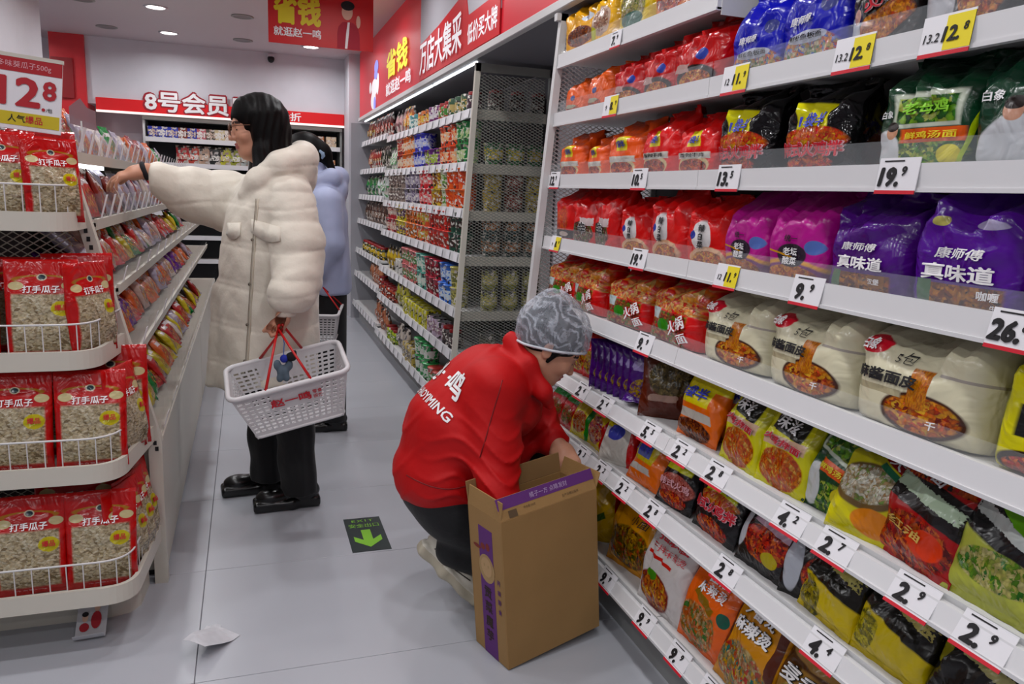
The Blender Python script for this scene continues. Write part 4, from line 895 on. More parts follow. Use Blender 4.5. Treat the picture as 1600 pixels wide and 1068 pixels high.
R1 = [('jar', '#1c1a22', '#4a2a3a', 1, 1, 'black glass jar'), ('can', '#1f4a2c', '#b8a060', 3, 1, 'dark green can'), ('jar', '#a82a22', '#3f7a2a', 2, 1, 'red jar with green label'), ('can', '#6a1a5c', '#c8c0c8', 2, 1, 'purple can'), ('can', '#c8641c', '#d8b03a', 3, 1, 'orange can'), ('can', '#2a7a80', '#c8d8d0', 2, 1, 'teal can'), ('bag', '#d06a1c', '#e8c030', 2, 1, 'orange snack bag'), ('bag', '#c8a0a0', '#8a5a60', 3, 1, 'pale pink snack bag'), ('bag', '#5a1414', '#b8401c', 6, 1, 'dark red snack bag'), ('bag', '#8a2a18', '#c8b040', 4, 1, 'rust snack bag')]
R2 = [('cup', '#1f7a3c', '#b8c890', 2, 2, 'green noodle cup'), ('cup', '#d8481c', '#e8b080', 3, 2, 'orange red noodle cup'), ('cup', '#6a1f80', '#9ab040', 3, 1, 'purple noodle cup'), ('cup', '#2a2ab0', '#b0b8e0', 3, 2, 'blue noodle cup'), ('cup', '#d8661c', '#e0c0a0', 3, 2, 'orange noodle cup'), ('cup', '#b02a20', '#d8c0a0', 2, 2, 'red noodle cup'), ('bag', '#dfe6dc', '#3a9a40', 3, 1, 'white and green snack bag'), ('bag', '#20241c', '#5a5a40', 3, 1, 'black snack bag'), ('bag', '#9a2a20', '#d8b080', 6, 1, 'red snack bag')]
R3 = [('cup', '#dd5a10', '#c83a0c', 3, 2, 'bright orange noodle cup'), ('cup', '#c8ccb0', '#5a8a30', 1, 2, 'pale green noodle cup'), ('cup', '#c8a41c', '#8a4a14', 2, 2, 'yellow noodle cup'), ('cup', '#c8202c', '#d88080', 3, 2, 'red noodle cup'), ('cup', '#6a6078', '#b0a8b8', 4, 2, 'grey violet noodle cup'), ('cup', '#8a7a70', '#5a4a48', 5, 2, 'brown grey noodle cup'), ('bag', '#d8e0dc', '#2a8a3c', 4, 1, 'white and green snack bag'), ('bag', '#2a8a3c', '#1c2a50', 5, 1, 'green snack bag')]
R4 = [('cup', '#1c4a38', '#3a2420', 2, 2, 'dark green noodle cup'), ('cup', '#c8281c', '#8a2a1c', 4, 2, 'red noodle cup'), ('cup', '#c84a24', '#b8a040', 3, 2, 'brick red noodle cup'), ('cup', '#d86a1c', '#8a4a18', 3, 2, 'orange noodle cup'), ('cup', '#c8b41c', '#5a3a5a', 3, 2, 'yellow noodle cup'), ('cup', '#a82430', '#c8b0a0', 3, 2, 'crimson noodle cup'), ('bag', '#4a3028', '#8a6a58', 9, 1, 'brown snack bag')]
R5 = [('cup', '#b8b060', '#6a6a38', 1, 2, 'khaki noodle cup'), ('cup', '#2f6ac8', '#c8d8e8', 2, 2, 'blue noodle cup'), ('cup', '#a81c34', '#5a141c', 3, 2, 'wine red noodle cup'), ('cup', '#4a9a8a', '#c8d8cc', 2, 2, 'teal noodle cup'), ('cup', '#c86a6a', '#4a7a40', 4, 2, 'pink noodle cup'), ('box', '#d8d6d0', '#26302c', 2, 1, 'white carton with black front'), ('bag', '#c8a81c', '#8a6a14', 4, 1, 'yellow snack bag'), ('jar', '#24301c', '#c8a820', 9, 1, 'dark jar with yellow label')]
R6 = [('jar', '#2a2426', '#5a4a4a', 2, 1, 'black jar'), ('can', '#b8a4b8', '#8a6a7a', 3, 1, 'lilac can'), ('box', '#c8c01c', '#7a7a14', 6, 1, 'yellow carton'), ('bag', '#b8b43a', '#4a4a1c', 3, 1, 'olive snack bag'), ('jar', '#a83a1c', '#5a1410', 6, 1, 'red sauce jar'), ('bag', '#c8805a', '#8a3a1c', 5, 1, 'orange brown snack bag')]
R7 = [('cup', '#c8242c', '#e0d8d0', 2, 1, 'red and white noodle cup'), ('cup', '#b83a34', '#3a9a4a', 2, 1, 'red noodle cup with green band'), ('cup', '#2f9a50', '#d8dcd4', 3, 2, 'green and white noodle cup'), ('box', '#b8a04a', '#4a4a58', 3, 1, 'tan carton'), ('bag', '#c8bcb0', '#3a3a4a', 3, 1, 'beige snack bag'), ('jar', '#a8b81c', '#5a7a14', 3, 1, 'lime green jar'), ('bag', '#b8704a', '#8a3a24', 5, 1, 'rust snack bag')]
for si, rr in enumerate((R1, R2, R3, R4, R5, R6, R7)): put_cups(si, rr, 4.10)
# goods seen through the cage
CG = [[('jar', '#1a181c', '#4a2024', 3, 1, 'black jar')], [('cup', '#1f6a38', '#c8b030', 3, 1, 'green cup with gold disc')], [('cup', '#b8a038', '#8a7428', 1, 2, 'mustard cup'), ('cup', '#6a2a24', '#8a3a30', 1, 2, 'maroon cup'), ('cup', '#c0aa38', '#8a7428', 1, 2, 'golden cup')], [('cup', '#2a4444', '#a8683a', 3, 2, 'dark teal cup')], [('can', '#8a8a3a', '#c8bc70', 3, 2, 'olive gold can')], [('can', '#4a463c', '#6a6656', 3, 1, 'grey can')], [('can', '#6a6a5a', '#3a3a34', 3, 1, 'dark can')]]
for si, specs in enumerate(CG):
    x = 1.24
    for (kn, c1, c2, n, st, nm) in specs:
        for i in range(n):
            for s in range(st):
                o, h = cup(c1, c2, kn); o.location = (x, 3.97, MS[si] + .0185 + s * (h + .005))
                tag(o, '%s behind the wire cage, %s shelf%s%s' % (nm, MNAME[si], '' if n == 1 else ', ' + ('left', 'middle', 'right')[i], '' if st == 1 else (', lower' if s == 0 else ', upper')), 'noodle cup' if kn == 'cup' else ('jar' if kn == 'jar' else 'food can'), 'goods behind the wire cage')
            x += .118
# ================================================================== back wall shelving
bg = empty('back_shelving', (0, 8.7, 0)); tag(bg, 'white shelves with dark backing along the back wall', 'shelving')
DARKB = mat('dark_backing', '#23252a', 0.6)
MB().box((-0.95, .13, 0), (0.97, .15, 1.94)).build('back_panel', DARKB, bg)
for x in (-0.95, 0.02, 0.95): MB().box((x, -.17, 0), (x + .02, .13, 1.93)).build('side_panel', METAL if x < -.5 else GREYM, bg)
BZ = [1.715, 1.475, 1.235, 0.995, 0.755, 0.515, 0.2]
for z in BZ:
    for (x0, x1) in ((-.93, .02), (.04, .95)):
        s = MB().box((x0, -.17, z), (x1, .13, z + .015)).build('shelf', METAL, bg)
        MB().box((x0, -.185, z - .015), (x1, -.171, z + .03)).build('price_rail', RAILM, s)
MB().box((-.95, -.19, 1.905), (.97, .13, 1.94)).build('canopy', GREYM, bg)
BC = [('#24309a', 'deep blue'), ('#24309a', 'deep blue'), ('#2436a8', 'blue'), ('#7a3020', 'brown'), ('#24309a', 'deep blue'), ('#b85a64', 'pink'), ('#4a463a', 'dark'), ('#c8b890', 'cream'), ('#dcd4cc', 'white'), ('#d8a060', 'orange cream')]
def back_row(zi, cols, x0, dx, nm, kindn='bag'):
    for i, (c, cn) in enumerate(cols):
        o, h = cup(c, '#d8d4d0' if i % 2 else '#b8a090', kindn)
        o.location = (x0 + i * dx, 8.7 - .10, BZ[zi] + .0155); o.rotation_euler = (0, 0, math.pi / 2 + random.uniform(-.1, .1))
        tag(o, '%s %s on the %s back wall shelf, %s in the %s bay' % (cn, nm, MNAME[zi], ORD[i % 20], 'left' if x0 < .1 else 'right'), 'snack bag' if kindn == 'bag' else 'carton', 'goods on the back wall shelves')
back_row(0, BC, -.86, .088, 'snack bag', 'box')
back_row(0, [('#b86a48', 'copper'), ('#c8a070', 'tan'), ('#c0b8b0', 'pale'), ('#a86a40', 'brown'), ('#d8c0a0', 'cream')], .36, .125, 'gift carton', 'box')
back_row(1, [('#b8282c', 'red'), ('#c84a3a', 'scarlet'), ('#c8a890', 'beige'), ('#2c3030', 'black'), ('#c8c83a', 'lime yellow'), ('#a0a83a', 'olive'), ('#c8d0cc', 'white')], -.60, .10, 'snack bag', 'bag')
back_row(1, [('#2a8a6a', 'green'), ('#b82a3c', 'red'), ('#c8a880', 'tan'), ('#b87a50', 'brown')], .52, .11, 'carton', 'box')
back_row(2, [('#c8b090', 'tan'), ('#8a2a2a', 'dark red'), ('#c0c4c8', 'grey'), ('#d8d4d0', 'white'), ('#6a3a2a', 'brown')], -.50, .11, 'carton', 'box')
back_row(2, [('#b89070', 'tan'), ('#a86a4a', 'brown'), ('#c8b090', 'beige')], .55, .12, 'carton', 'box')
# ================================================================== end stand with seed bags
st = empty('seed_stand', (-0.85, 2.45, 0)); tag(st, 'ivory end stand with four wire-fronted trays of seed bags', 'display stand')
def sb(name, mb, m, parent=None, smooth=False):
    o = mb.build(name, m, parent or st, smooth)
    if parent is None: o.location = (0.85, -2.45, 0)
    return o
def tray_path(yf, xc, xe, ye=2.6, x0=-1.28, r=0.085):
    C = Vector((xc, yf)); d1 = Vector((-1, 0)); d2 = (Vector((xe, ye)) - C).normalized()
    a = C + d1 * r; b = C + d2 * r; pts = [Vector((x0, yf)), a]
    for k in range(1, 8):
        t = k / 8; pts.append(a * (1 - t) ** 2 + C * 2 * t * (1 - t) + b * t * t)
    pts += [b, Vector((xe, ye))]
    return pts
def ribbon(mb, pts, z0, z1, th):
    n = len(pts); V = []; Fs = []
    for i, p in enumerate(pts):
        d = (pts[min(i + 1, n - 1)] - pts[max(i - 1, 0)]).normalized(); nn = Vector((d.y, -d.x))
        for q in (p, p - nn * th):
            for z in (z0, z1): V.append((q.x, q.y, z))
    for i in range(n - 1):
        a = i * 4; b = a + 4
        Fs += [(a, b, b + 1, a + 1), (a + 2, a + 3, b + 3, b + 2), (a + 1, b + 1, b + 3, a + 3), (a, a + 2, b + 2, b)]
    Fs += [(0, 1, 3, 2), ((n - 1) * 4, (n - 1) * 4 + 2, (n - 1) * 4 + 3, (n - 1) * 4 + 1)]
    mb.add(V, Fs)
def along(pts, step, start=0.03):
    out = []; acc = -start; 
    for i in range(len(pts) - 1):
        a, b = pts[i], pts[i + 1]; L = (b - a).length
        while acc + 0 <= L:
            if acc >= 0: out.append(a + (b - a) * (acc / L))
            acc += step
        acc -= L
    return out
TRAYS = [(1.172, 2.40, -0.462, -0.455), (0.80, 2.32, -0.405, -0.368), (0.495, 2.25, -0.352, -0.300), (0.155, 2.20, -0.322, -0.292)]
for (z, yf, xc, xe) in TRAYS:
    pts = tray_path(yf, xc, xe)
    t = sb('tray', MB().prism([(p.x - .006, p.y + .006) for p in pts[:-1]] + [(pts[-1].x - .006, 2.598), (-1.28, 2.598)], 2, z + .008, z + .02), IVORY)
    mb = MB(); ribbon(mb, pts, z, z + 0.052, 0.012); mb.build('fascia', IVORY, t)
    ins = [Vector((p.x - .012 if p.x > -.5 else p.x, p.y + .012)) for p in pts]
    MB().tube([(p.x, p.y, z + .125) for p in ins], .0028, 6).build('fence_rail', METAL, t, True)
    wire = None
    for p in along(ins, 0.041):
        if wire is None: wire = MB().tube([(0, 0, z + .045), (0, 0, z + .125)], .0017, 5).build('fence_wire', METAL, t); w_ = wire
        else: w_ = wire.copy(); COL.objects.link(w_)
        w_.location = (p.x, p.y, 0)
sb('base', MB().prism([(-1.28, 2.415), (-.42, 2.415), (-.37, 2.43), (-.345, 2.47), (-.335, 2.6), (-1.28, 2.6)], 2, 0, .11), IVORY)
def post(x_off, sgn=1):
    return MB().prism([(-.278 + x_off, .49), (-.512 + x_off, 1.475), (-.548 + x_off, 1.475), (-.318 + x_off, .49)], 1, 2.6, 2.64)
pst = sb('post', post(0), IVORY)
sb('post', MB().box((-.318, 2.6, 0), (-.278, 2.64, .49)), IVORY)
for k in range(5):
    z = .62 + .0 * k
mb = MB()
for z in [1.165, 1.14, 1.115, .80, .775, .755, .49, .47]:
    x = -.297 - (z - .49) * .2376
    mb.box((x - .006, 2.5985, z - .007), (x + .004, 2.6005, z + .007))
sb('post_slot', mb, BLACK)['kind'] = 'stuff'
o = mesh_panel(0.80, 1.38, 0.034, 0.022, 0.0018).build('wire_mesh', IVORY, st); o.location = (-1.30 + .85, 2.625 - 2.45, 0.1); o['kind'] = 'stuff'
sb('backing', MB().box((-1.28, 2.645, .1), (-.62, 2.655, 1.4)), mat('stand_backing', '#3a3032', .7))

# seed bags
seedL = [L_('rect', (.5, .86), (.6, .2), '#b5141a'), L_('rect', (.5, .365), (.40, .285), food=SEED, fs=24, fx=(1, 2.4, 1), fr=.6, edge=.55, dist=.08), L_('ell', (.5, .80), (.40, .045), '#a8741e'), L_('ell', (.5, .785), (.33, .045), '#b5141a'), L_('ell', (.5, .82), (.07, .035), '#d0c8b0'), L_('ell', (.5, .82), (.05, .025), '#2a3a40'),
         L_('ell', (.16, .735), (.10, .042), '#cfc39a'), L_('ell', (.86, .735), (.10, .042), '#cfc39a'), L_('ell', (.76, .505), (.14, .075), '#c8bc3a', rag=.12, rs=20)]
kind('seed', 'seed_bag', 'red seed bag', ('bag', .182, .275, .055), '#b5141a', seedL, [('打手瓜子', .5, .70, .075, 'w', dict(wid=.50, bold=.02)), ('爆品', .76, .515, .06, 'r', dict(wid=.17)), ('净含量500g', .5, .05, .025, 'p', dict(wid=.4, bold=0))], 71, .28, .5)
kind('seed2', 'seed_bag', 'red seed bag', ('bag', .175, .27, .07), '#b5141a', seedL, [('打手瓜子', .5, .70, .075, 'w', dict(wid=.50, bold=.02)), ('爆品', .76, .515, .06, 'r', dict(wid=.17))], 75, .28, .5)
def seed_bag(x, y, z, rz, ln, label, k='seed', s=1.0):
    o = make_pack(k); o.matrix_world = Matrix.Translation((x, y, z)) @ Matrix.Rotation(math.radians(rz), 4, 'Z') @ Matrix.Rotation(math.radians(-ln), 4, 'X') @ Matrix.Scale(s, 4)
    tag(o, label, 'seed bag', 'red seed bags on the end stand')
T = [t_[0] + .022 for t_ in TRAYS]
seed_bag(-.625, 2.450, T[0], 6, 6, 'red seed bag at the left of the top tray', 'seed', .88)
seed_bag(-.505, 2.465, T[0], 32, 6, 'red seed bag turned sideways in the top tray behind the fence', 'seed2', .86)
seed_bag(-.545, 2.535, T[0] + .0, 10, 4, 'red seed bag at the back of the top tray', 'seed', .92)
seed_bag(-.715, 2.53, T[0] + .0, 0, 4, 'red seed bag behind the left bag in the top tray', 'seed2', .92)
seed_bag(-.540, 2.385, T[1], 2, 8, 'large front-facing red seed bag in the second tray', 'seed')
seed_bag(-.422, 2.44, T[1], 58, 5, 'narrow red seed bag turned sideways in the second tray', 'seed2', .98)
seed_bag(-.735, 2.40, T[1], -3, 8, 'red seed bag cut by the left edge in the second tray', 'seed2')
seed_bag(-.47, 2.53, T[1], 20, 4, 'red seed bag at the rear of the second tray', 'seed', 1.02)
seed_bag(-.625, 2.50, T[1], 3, 6, 'red seed bag behind the large front bag in the second tray', 'seed2', 1.0)
seed_bag(-.614, 2.325, T[2], 1, 10, 'red seed bag front left in the third tray', 'seed')
seed_bag(-.428, 2.325, T[2], 3, 10, 'red seed bag front right in the third tray', 'seed')
seed_bag(-.345, 2.43, T[2], 66, 6, 'red seed bag turned sideways at the right of the third tray', 'seed2', 1.0)
seed_bag(-.56, 2.46, T[2], 0, 6, 'tall red seed bag behind the third tray front pair', 'seed2', 1.12)
seed_bag(-.40, 2.515, T[2], 10, 6, 'tall red seed bag at the rear right of the third tray', 'seed', 1.12)
seed_bag(-.590, 2.275, T[3], 2, 10, 'red seed bag front left in the lowest tray', 'seed')
seed_bag(-.412, 2.275, T[3], 3, 10, 'red seed bag front right in the lowest tray', 'seed')
seed_bag(-.772, 2.28, T[3], 0, 10, 'red seed bag cut by the left edge in the lowest tray', 'seed2')
for i, (x, y, r_) in enumerate(((-.352, 2.36, 62), (-.338, 2.43, 66), (-.332, 2.50, 70))): seed_bag(x, y, T[3], r_, 5, 'red seed bag turned sideways in the lowest tray, %s from front' % ORD[i], 'seed2', 1.0 + .02 * i)
seed_bag(-.50, 2.42, T[3], 4, 6, 'tall red seed bag behind the lowest tray front pair', 'seed', 1.15)
seed_bag(-.46, 2.53, T[3], 0, 5, 'tall red seed bag at the rear of the lowest tray', 'seed2', 1.22)

# price board over the stand
t = empty('price_board', (-0.624, 2.5, 1.445)); tag(t, 'large price board reading 12.8 over the seed stand', 'price board')
t.rotation_euler = (0, math.radians(5), 0)
MB().box((-.14, -.003, 0), (.137, .003, .197), ch=.001).build('board', PAPER, t)
MB().box((-.14, -.0042, .153), (.137, -.0028, .19)).build('red_header', mat('board_red', '#a81420', .5), t)
MB().box((-.14, -.0042, .012), (.133, -.0028, .047)).build('yellow_strip', mat('board_yellow', '#c9b41e', .5), t)
MB().box((-.14, -.005, .19), (.139, .005, .2)).build('top_channel', IVORY, t)
MB().tube([(-.02, .004, -.08), (-.02, .004, .1)], .004, 8).build('stem', METAL, t)
FB3 = lambda u, v, l: (u, -.0048 - l, v)
BRD = mat('ink_dark_red', '#b01c28', .5)
flat_text('lettering', [(text2d('12', .036, .102, h=.078, bold=.035, wid=.100), 0, 0), (text2d('8', .108, .113, h=.052, bold=.035), 0, 0), (text2d('.', .094, .062, h=.009, bold=.03), 0, 0)], FB3, [BRD], t)
flat_text('lettering_strip', [(text2d('人气', .030, .030, h=.020, bold=.01), 0, 0), (text2d('爆品', .072, .030, h=.020, bold=.01), 1, 0), (text2d('/包', .108, .062, h=.011, bold=.01), 0, 0)], FB3, [INK, REDINK], t)
flat_text('lettering_header', [(text2d('咸宁多味葵瓜子500g', .028, .171, wid=.165, bold=.0), 0, 0)], FB3, [PINKINK], t)

# ================================================================== snack island along the left of the aisle
BINGL = mat('bin_acrylic', '#dfe4ea', 0.05, alpha=0.035, spec=0.5)
isl = empty('snack_island', (-.7, 4.9, 0)); tag(isl, 'ivory tiered snack island with clear bins beside the aisle', 'display stand')
def ib(name, mb, m, parent=None):
    o = mb.build(name, m, parent or isl)
    if parent is None: o.location = (.7, -4.9, 0)
    return o
IY0, IY1 = 2.66, 7.2
for i, (y0, y1) in enumerate(((2.66, 4.90), (4.93, 7.2))):
    cbt = ib('cabinet', MB().box((-1.1, y0, .02), (-.285, y1, .47), ch=.004), IVORY)
    MB().box((-1.1, y0, .47), (-.28, y1, .495), ch=.004).build('cabinet_top', IVORY, cbt)
    MB().box((-1.06, y0 + .01, 0), (-.30, y1 - .01, .02)).build('kick_strip', BLACK, cbt)
ib('spine', MB().box((-.96, 2.66, .495), (-.93, 7.2, 1.5)), mat('spine_dark', '#4a4442', .6))
IROWS = [(1.385, -.49), (1.185, -.44), (.985, -.388), (.785, -.338), (.497, -.285)]
INAME = ['top', 'second', 'third', 'fourth', 'lowest']
SN = [('#b02420', 'red'), ('#c8641c', 'orange'), ('#c0a8a0', 'pale foil'), ('#7a2a18', 'brown'), ('#a8a0b0', 'silver'), ('#c8b82a', 'yellow'), ('#2a7a40', 'green'), ('#5a1f80', 'purple'), ('#8a1a24', 'dark red'), ('#d8cdc4', 'white')]
SNM = {}
def snack(ci, big=False):
    key = (ci, big)
    if key not in SNM:
        c, nm = SN[ci]; w_, h_, d_ = (.085, .15, .035) if big else (.075, .11, .032)
        V, Fs, uv, fr = pouch('sachet', w_, h_, d_, 80 + ci, nu=9, nv=11)
        o = mesh_obj('snack_bag' if big else 'snack_sachet', V, Fs, [pmat('snack_' + nm.replace(' ', '_') + ('_b' if big else ''), c, [L_('ell', (.5, .35), (.36, .26), food=[c, c, '#d8b060', '#c85a20', c], fs=14), L_('rect', (.5, .75), (.30, .06), '#d8d0d0', rag=.5)], .25, .5)], None, True, None, uv)
        SNM[key] = o; return o
    return dup(SNM[key])
PALS = [[3, 8, 4, 1, 1, 9, 6, 4, 4, 9, 6, 4], [6, 0, 3, 9, 3, 9, 4, 4, 8, 4, 9, 4], [4, 2, 0, 1, 5, 6, 0, 4, 9, 4, 2, 0], [7, 7, 0, 1, 2, 1, 2, 1, 3, 1, 4, 9], [0, 5, 6, 0, 5, 2, 8, 5, 0, 9, 4, 1]]
CARD = MB().box((-.0012, -.024, 0), (0, .024, .085))
card0 = None
for ri, (z, xf) in enumerate(IROWS):
    bk = -.93
    if ri < 4:
        s = ib('tier', MB().box((bk, IY0, z - .012), (xf, IY1, z), ch=0), IVORY)
        MB().prism([(xf, z - .022), (xf + .006, z + .012), (xf - .004, z + .012), (xf - .01, z - .022)], 1, IY0, IY1).build('front_edge', IVORY, s)
    else:
        s = ib('tier', MB().box((bk, IY0, z - .001), (xf, IY1, z + .004)), IVORY)
    MB().prism([(xf - .012, z + .004), (xf + .012, z + .095), (xf + .0145, z + .095), (xf - .0095, z + .004)], 1, IY0, IY1).build('clear_front', BINGL, s)
    if ri == 0:
        tb = ib('light_tube', MB().box((-.62, 2.75, z - .03), (-.60, 3.9, z - .013)), LED)
    nb_ = 26; dy = .165 if ri == 0 else .165
    div = None
    for b in range(nb_):
        y = IY0 + .09 + b * dy
        if y > 6.9: break
        if b > 9: dv = None
        elif div is None: div = MB().box((xf - .28, -.001, z + .003), (xf - .005, .001, z + .085)).build('bin_divider', BINGL, s); dv = div
        else: dv = div.copy(); COL.objects.link(dv)
        if dv is not None: dv.location = (0, y + dy / 2, 0)
        if ri >= 2 and b % 2: c = None
        elif card0 is None: card0 = CARD.build('price_card', PAPER); c = card0
        else: c = card0.copy(); COL.objects.link(c)
        if c is not None: c.location = (xf + .006, y - .02, z + .012); c.rotation_euler = (0, .26, random.uniform(-.05, .05)); c.scale = (1, .8, .9) if ri < 2 else (1, .8, .62)
        if c is not None: tag(c, 'white price card on the %s island bin row, %s from the seed stand' % (INAME[ri], ORD[b]), 'price card', 'price cards on the snack island')
        pal = PALS[ri]; ci = pal[b % len(pal)]
        per = (8 if b < 3 else 6 if b < 8 else 3 if b < 14 else 2 if b < 20 else 0) if ri >= 2 else (6 if b < 4 else 3 if b < 9 else 2 if b < 20 else 0)
        heap = ri >= 2
        for k in range(per):
            o = snack(ci if random.random() < .75 else random.choice(pal), ri < 2)
            row_ = k // 2; col_ = k % 2
            yy = y + (col_ - .5) * .075 + random.uniform(-.008, .008)
            xx = xf - .045 - row_ * (.058 if heap else .065) + random.uniform(-.008, .008)
            zz = z + (.035 if heap else .006) + row_ * (.055 if heap else .035)
            ln = random.uniform(14, 30) if not heap else random.uniform(30, 62)
            o.matrix_world = Matrix.Translation((xx, yy, zz)) @ Matrix.Rotation(math.radians(90 + random.uniform(-14, 14)), 4, 'Z') @ Matrix.Rotation(math.radians(-ln), 4, 'X') @ Matrix.Scale(random.uniform(.95, 1.12) * (1.28 if heap else 1.0), 4)
            tag(o, None, 'snack bag' if ri < 2 else 'snack sachet', 'snack sachets on the %s island row' % INAME[ri])
            nm = o.data.materials[0].name.replace('snack_', '').replace('_b', '').replace('_', ' ')
            o['label'] = '%s snack %s%s, %s bin from seed stand, %s island row' % (nm, 'bag' if ri < 2 else 'sachet', ('', ' front left', ' front right', ' middle left', ' middle right', ' rear left', ' rear right', ' topmost left', ' topmost right')[k + 1 if per > 1 else 0], ORD[b], INAME[ri])
# clear hang card rising from the top tier
t = empty('shelf_flag', (-.53, 3.05, 1.50)); tag(t, 'faded pink plastic flag card standing on the snack island', 'flag card')
MB().prism([(-.035, 0), (.045, -.02), (.045, .045), (.02, .055), (0, .085), (-.018, .07), (-.035, .055)], 1, -.001, .001).build('card', mat('flag_pink', '#8a6a70', .3, alpha=.75), t)
MB().tube([(0, 0, -.09), (0, 0, .01)], .003, 6).build('stem', METAL, t)
# ================================================================== organic shapes from distance fields
def V3(*a): return np.array(a, dtype=np.float32)
def rcone(p, a, b, ra, rb):
    a = np.asarray(a, np.float32); b = np.asarray(b, np.float32); ba = b - a; pa = p - a
    h = np.clip(pa @ ba / max(float(ba @ ba), 1e-9), 0, 1)
    return np.linalg.norm(pa - h[:, None] * ba, axis=1) - (ra + (rb - ra) * h)
def chain(p, pts, rs, k=0.02):
    d = None
    for i in range(len(pts) - 1):
        e = rcone(p, pts[i], pts[i + 1], rs[i], rs[i + 1]); d = e if d is None else smin(d, e, k)
    return d
def ell(p, c, r, M=None):
    q = p - np.asarray(c, np.float32)
    if M is not None: q = q @ np.asarray(M, np.float32)       # columns of M = local axes
    r = np.asarray(r, np.float32); k0 = np.linalg.norm(q / r, axis=1); k1 = np.linalg.norm(q / (r * r), axis=1)
    return k0 * (k0 - 1) / np.maximum(k1, 1e-6)
def rbox(p, c, b, r, M=None):
    q = p - np.asarray(c, np.float32)
    if M is not None: q = q @ np.asarray(M, np.float32)
    d = np.abs(q) - (np.asarray(b, np.float32) - r)
    return np.linalg.norm(np.maximum(d, 0), axis=1) + np.minimum(d.max(1), 0) - r
def smin(a, b, k):
    h = np.clip(0.5 + 0.5 * (b - a) / k, 0, 1); return b + (a - b) * h - k * h * (1 - h)
def smax(a, b, k): return -smin(-a, -b, k)
def ax(f, u=(0, 0, 1)):
    """orthonormal axes (columns): forward f, left, up"""
    f = np.array(f, float); f /= np.linalg.norm(f); u = np.array(u, float); l = np.cross(u, f); l /= np.linalg.norm(l); u = np.cross(f, l)
    return np.stack([f, l, u], 1)

def sdf_mesh(fn, lo, hi, h):
    lo = np.array(lo, np.float32); n = np.ceil((np.array(hi) - lo) / h).astype(int) + 1
    B = 8; nb = (n + B - 1) // B; n = nb * B
    F = np.full(tuple(n + 1), 1.0, np.float32)
    bi = np.stack(np.meshgrid(*[np.arange(k) for k in nb], indexing='ij'), -1).reshape(-1, 3)
    cen = lo + (bi * B + B / 2) * h
    dc = fn(cen.astype(np.float32))
    rad = h * B * 0.5 * 1.7321 * 1.5 + 0.012
    for b_, d in zip(bi[dc < -rad], dc[dc < -rad]):
        F[b_[0] * B:b_[0] * B + B + 1, b_[1] * B:b_[1] * B + B + 1, b_[2] * B:b_[2] * B + B + 1] = -1
    act = bi[np.abs(dc) <= rad]
    loc = np.stack(np.meshgrid(*[np.arange(B + 1)] * 3, indexing='ij'), -1).reshape(-1, 3)
    CH = 600
    for s in range(0, len(act), CH):
        a = act[s:s + CH]; idx = (a[:, None, :] * B + loc[None]).reshape(-1, 3)
        F[idx[:, 0], idx[:, 1], idx[:, 2]] = fn((lo + idx * h).astype(np.float32))
    S = F < 0
    nx, ny, nz = np.array(F.shape) - 1
    acc = np.zeros((nx, ny, nz, 3), np.float32); cnt = np.zeros((nx, ny, nz), np.int16)
    def sl(o): return (slice(o[0], o[0] + nx), slice(o[1], o[1] + ny), slice(o[2], o[2] + nz))
    for a in range(3):
        for o1 in (0, 1):
            for o2 in (0, 1):
                p0 = [0, 0, 0]; oth = [i for i in range(3) if i != a]; p0[oth[0]] = o1; p0[oth[1]] = o2; p1 = list(p0); p1[a] = 1
                f0 = F[sl(p0)]; f1 = F[sl(p1)]; m = (f0 < 0) != (f1 < 0)
                ii = np.nonzero(m); t = f0[ii] / (f0[ii] - f1[ii])
                add = np.tile(np.array(p0, np.float32), (len(t), 1)); add[:, a] += t
                acc[ii] += add; cnt[ii] += 1
    cm = cnt > 0; ci = np.argwhere(cm); vid = np.full(cm.shape, -1, np.int64); vid[cm] = np.arange(len(ci))
    V = lo + (ci + acc[cm] / cnt[cm][:, None]) * h
    Q = []
    for a in range(3):
        b, c = [(1, 2), (2, 0), (0, 1)][a]
        s0 = [slice(0, k) for k in (nx, ny, nz)]; s0[b] = slice(1, None if False else F.shape[b] - 1); s0[c] = slice(1, F.shape[c] - 1); s1 = list(s0); 
        s0[a] = slice(0, F.shape[a] - 1); s1[a] = slice(1, F.shape[a])
        A = S[tuple(s0)]; Bq = S[tuple(s1)]; m = A != Bq; ii = np.argwhere(m)
        if len(ii) == 0: continue
        base = ii.copy(); base[:, b] += 1; base[:, c] += 1
        def g(db, dc_):
            q = base.copy(); q[:, b] += db; q[:, c] += dc_; return vid[q[:, 0], q[:, 1], q[:, 2]]
        quad = np.stack([g(-1, -1), g(0, -1), g(0, 0), g(-1, 0)], 1)
        inside = A[m]
        quad[~inside] = quad[~inside][:, ::-1]
        Q.append(quad)
    Q = np.concatenate(Q)
    Q = Q[(Q >= 0).all(1)]
    return V, Q

def relax(V, Q, it=2, lam=0.5):
    V = V.astype(np.float64)
    e = np.concatenate([Q[:, [0, 1]], Q[:, [1, 2]], Q[:, [2, 3]], Q[:, [3, 0]]]); e = np.concatenate([e, e[:, ::-1]])
    cnt = np.bincount(e[:, 0], minlength=len(V))[:, None].clip(1)
    for _ in range(it):
        s = np.stack([np.bincount(e[:, 0], V[e[:, 1], k], minlength=len(V)) for k in range(3)], 1)
        V = V + lam * (s / cnt - V)
    return V

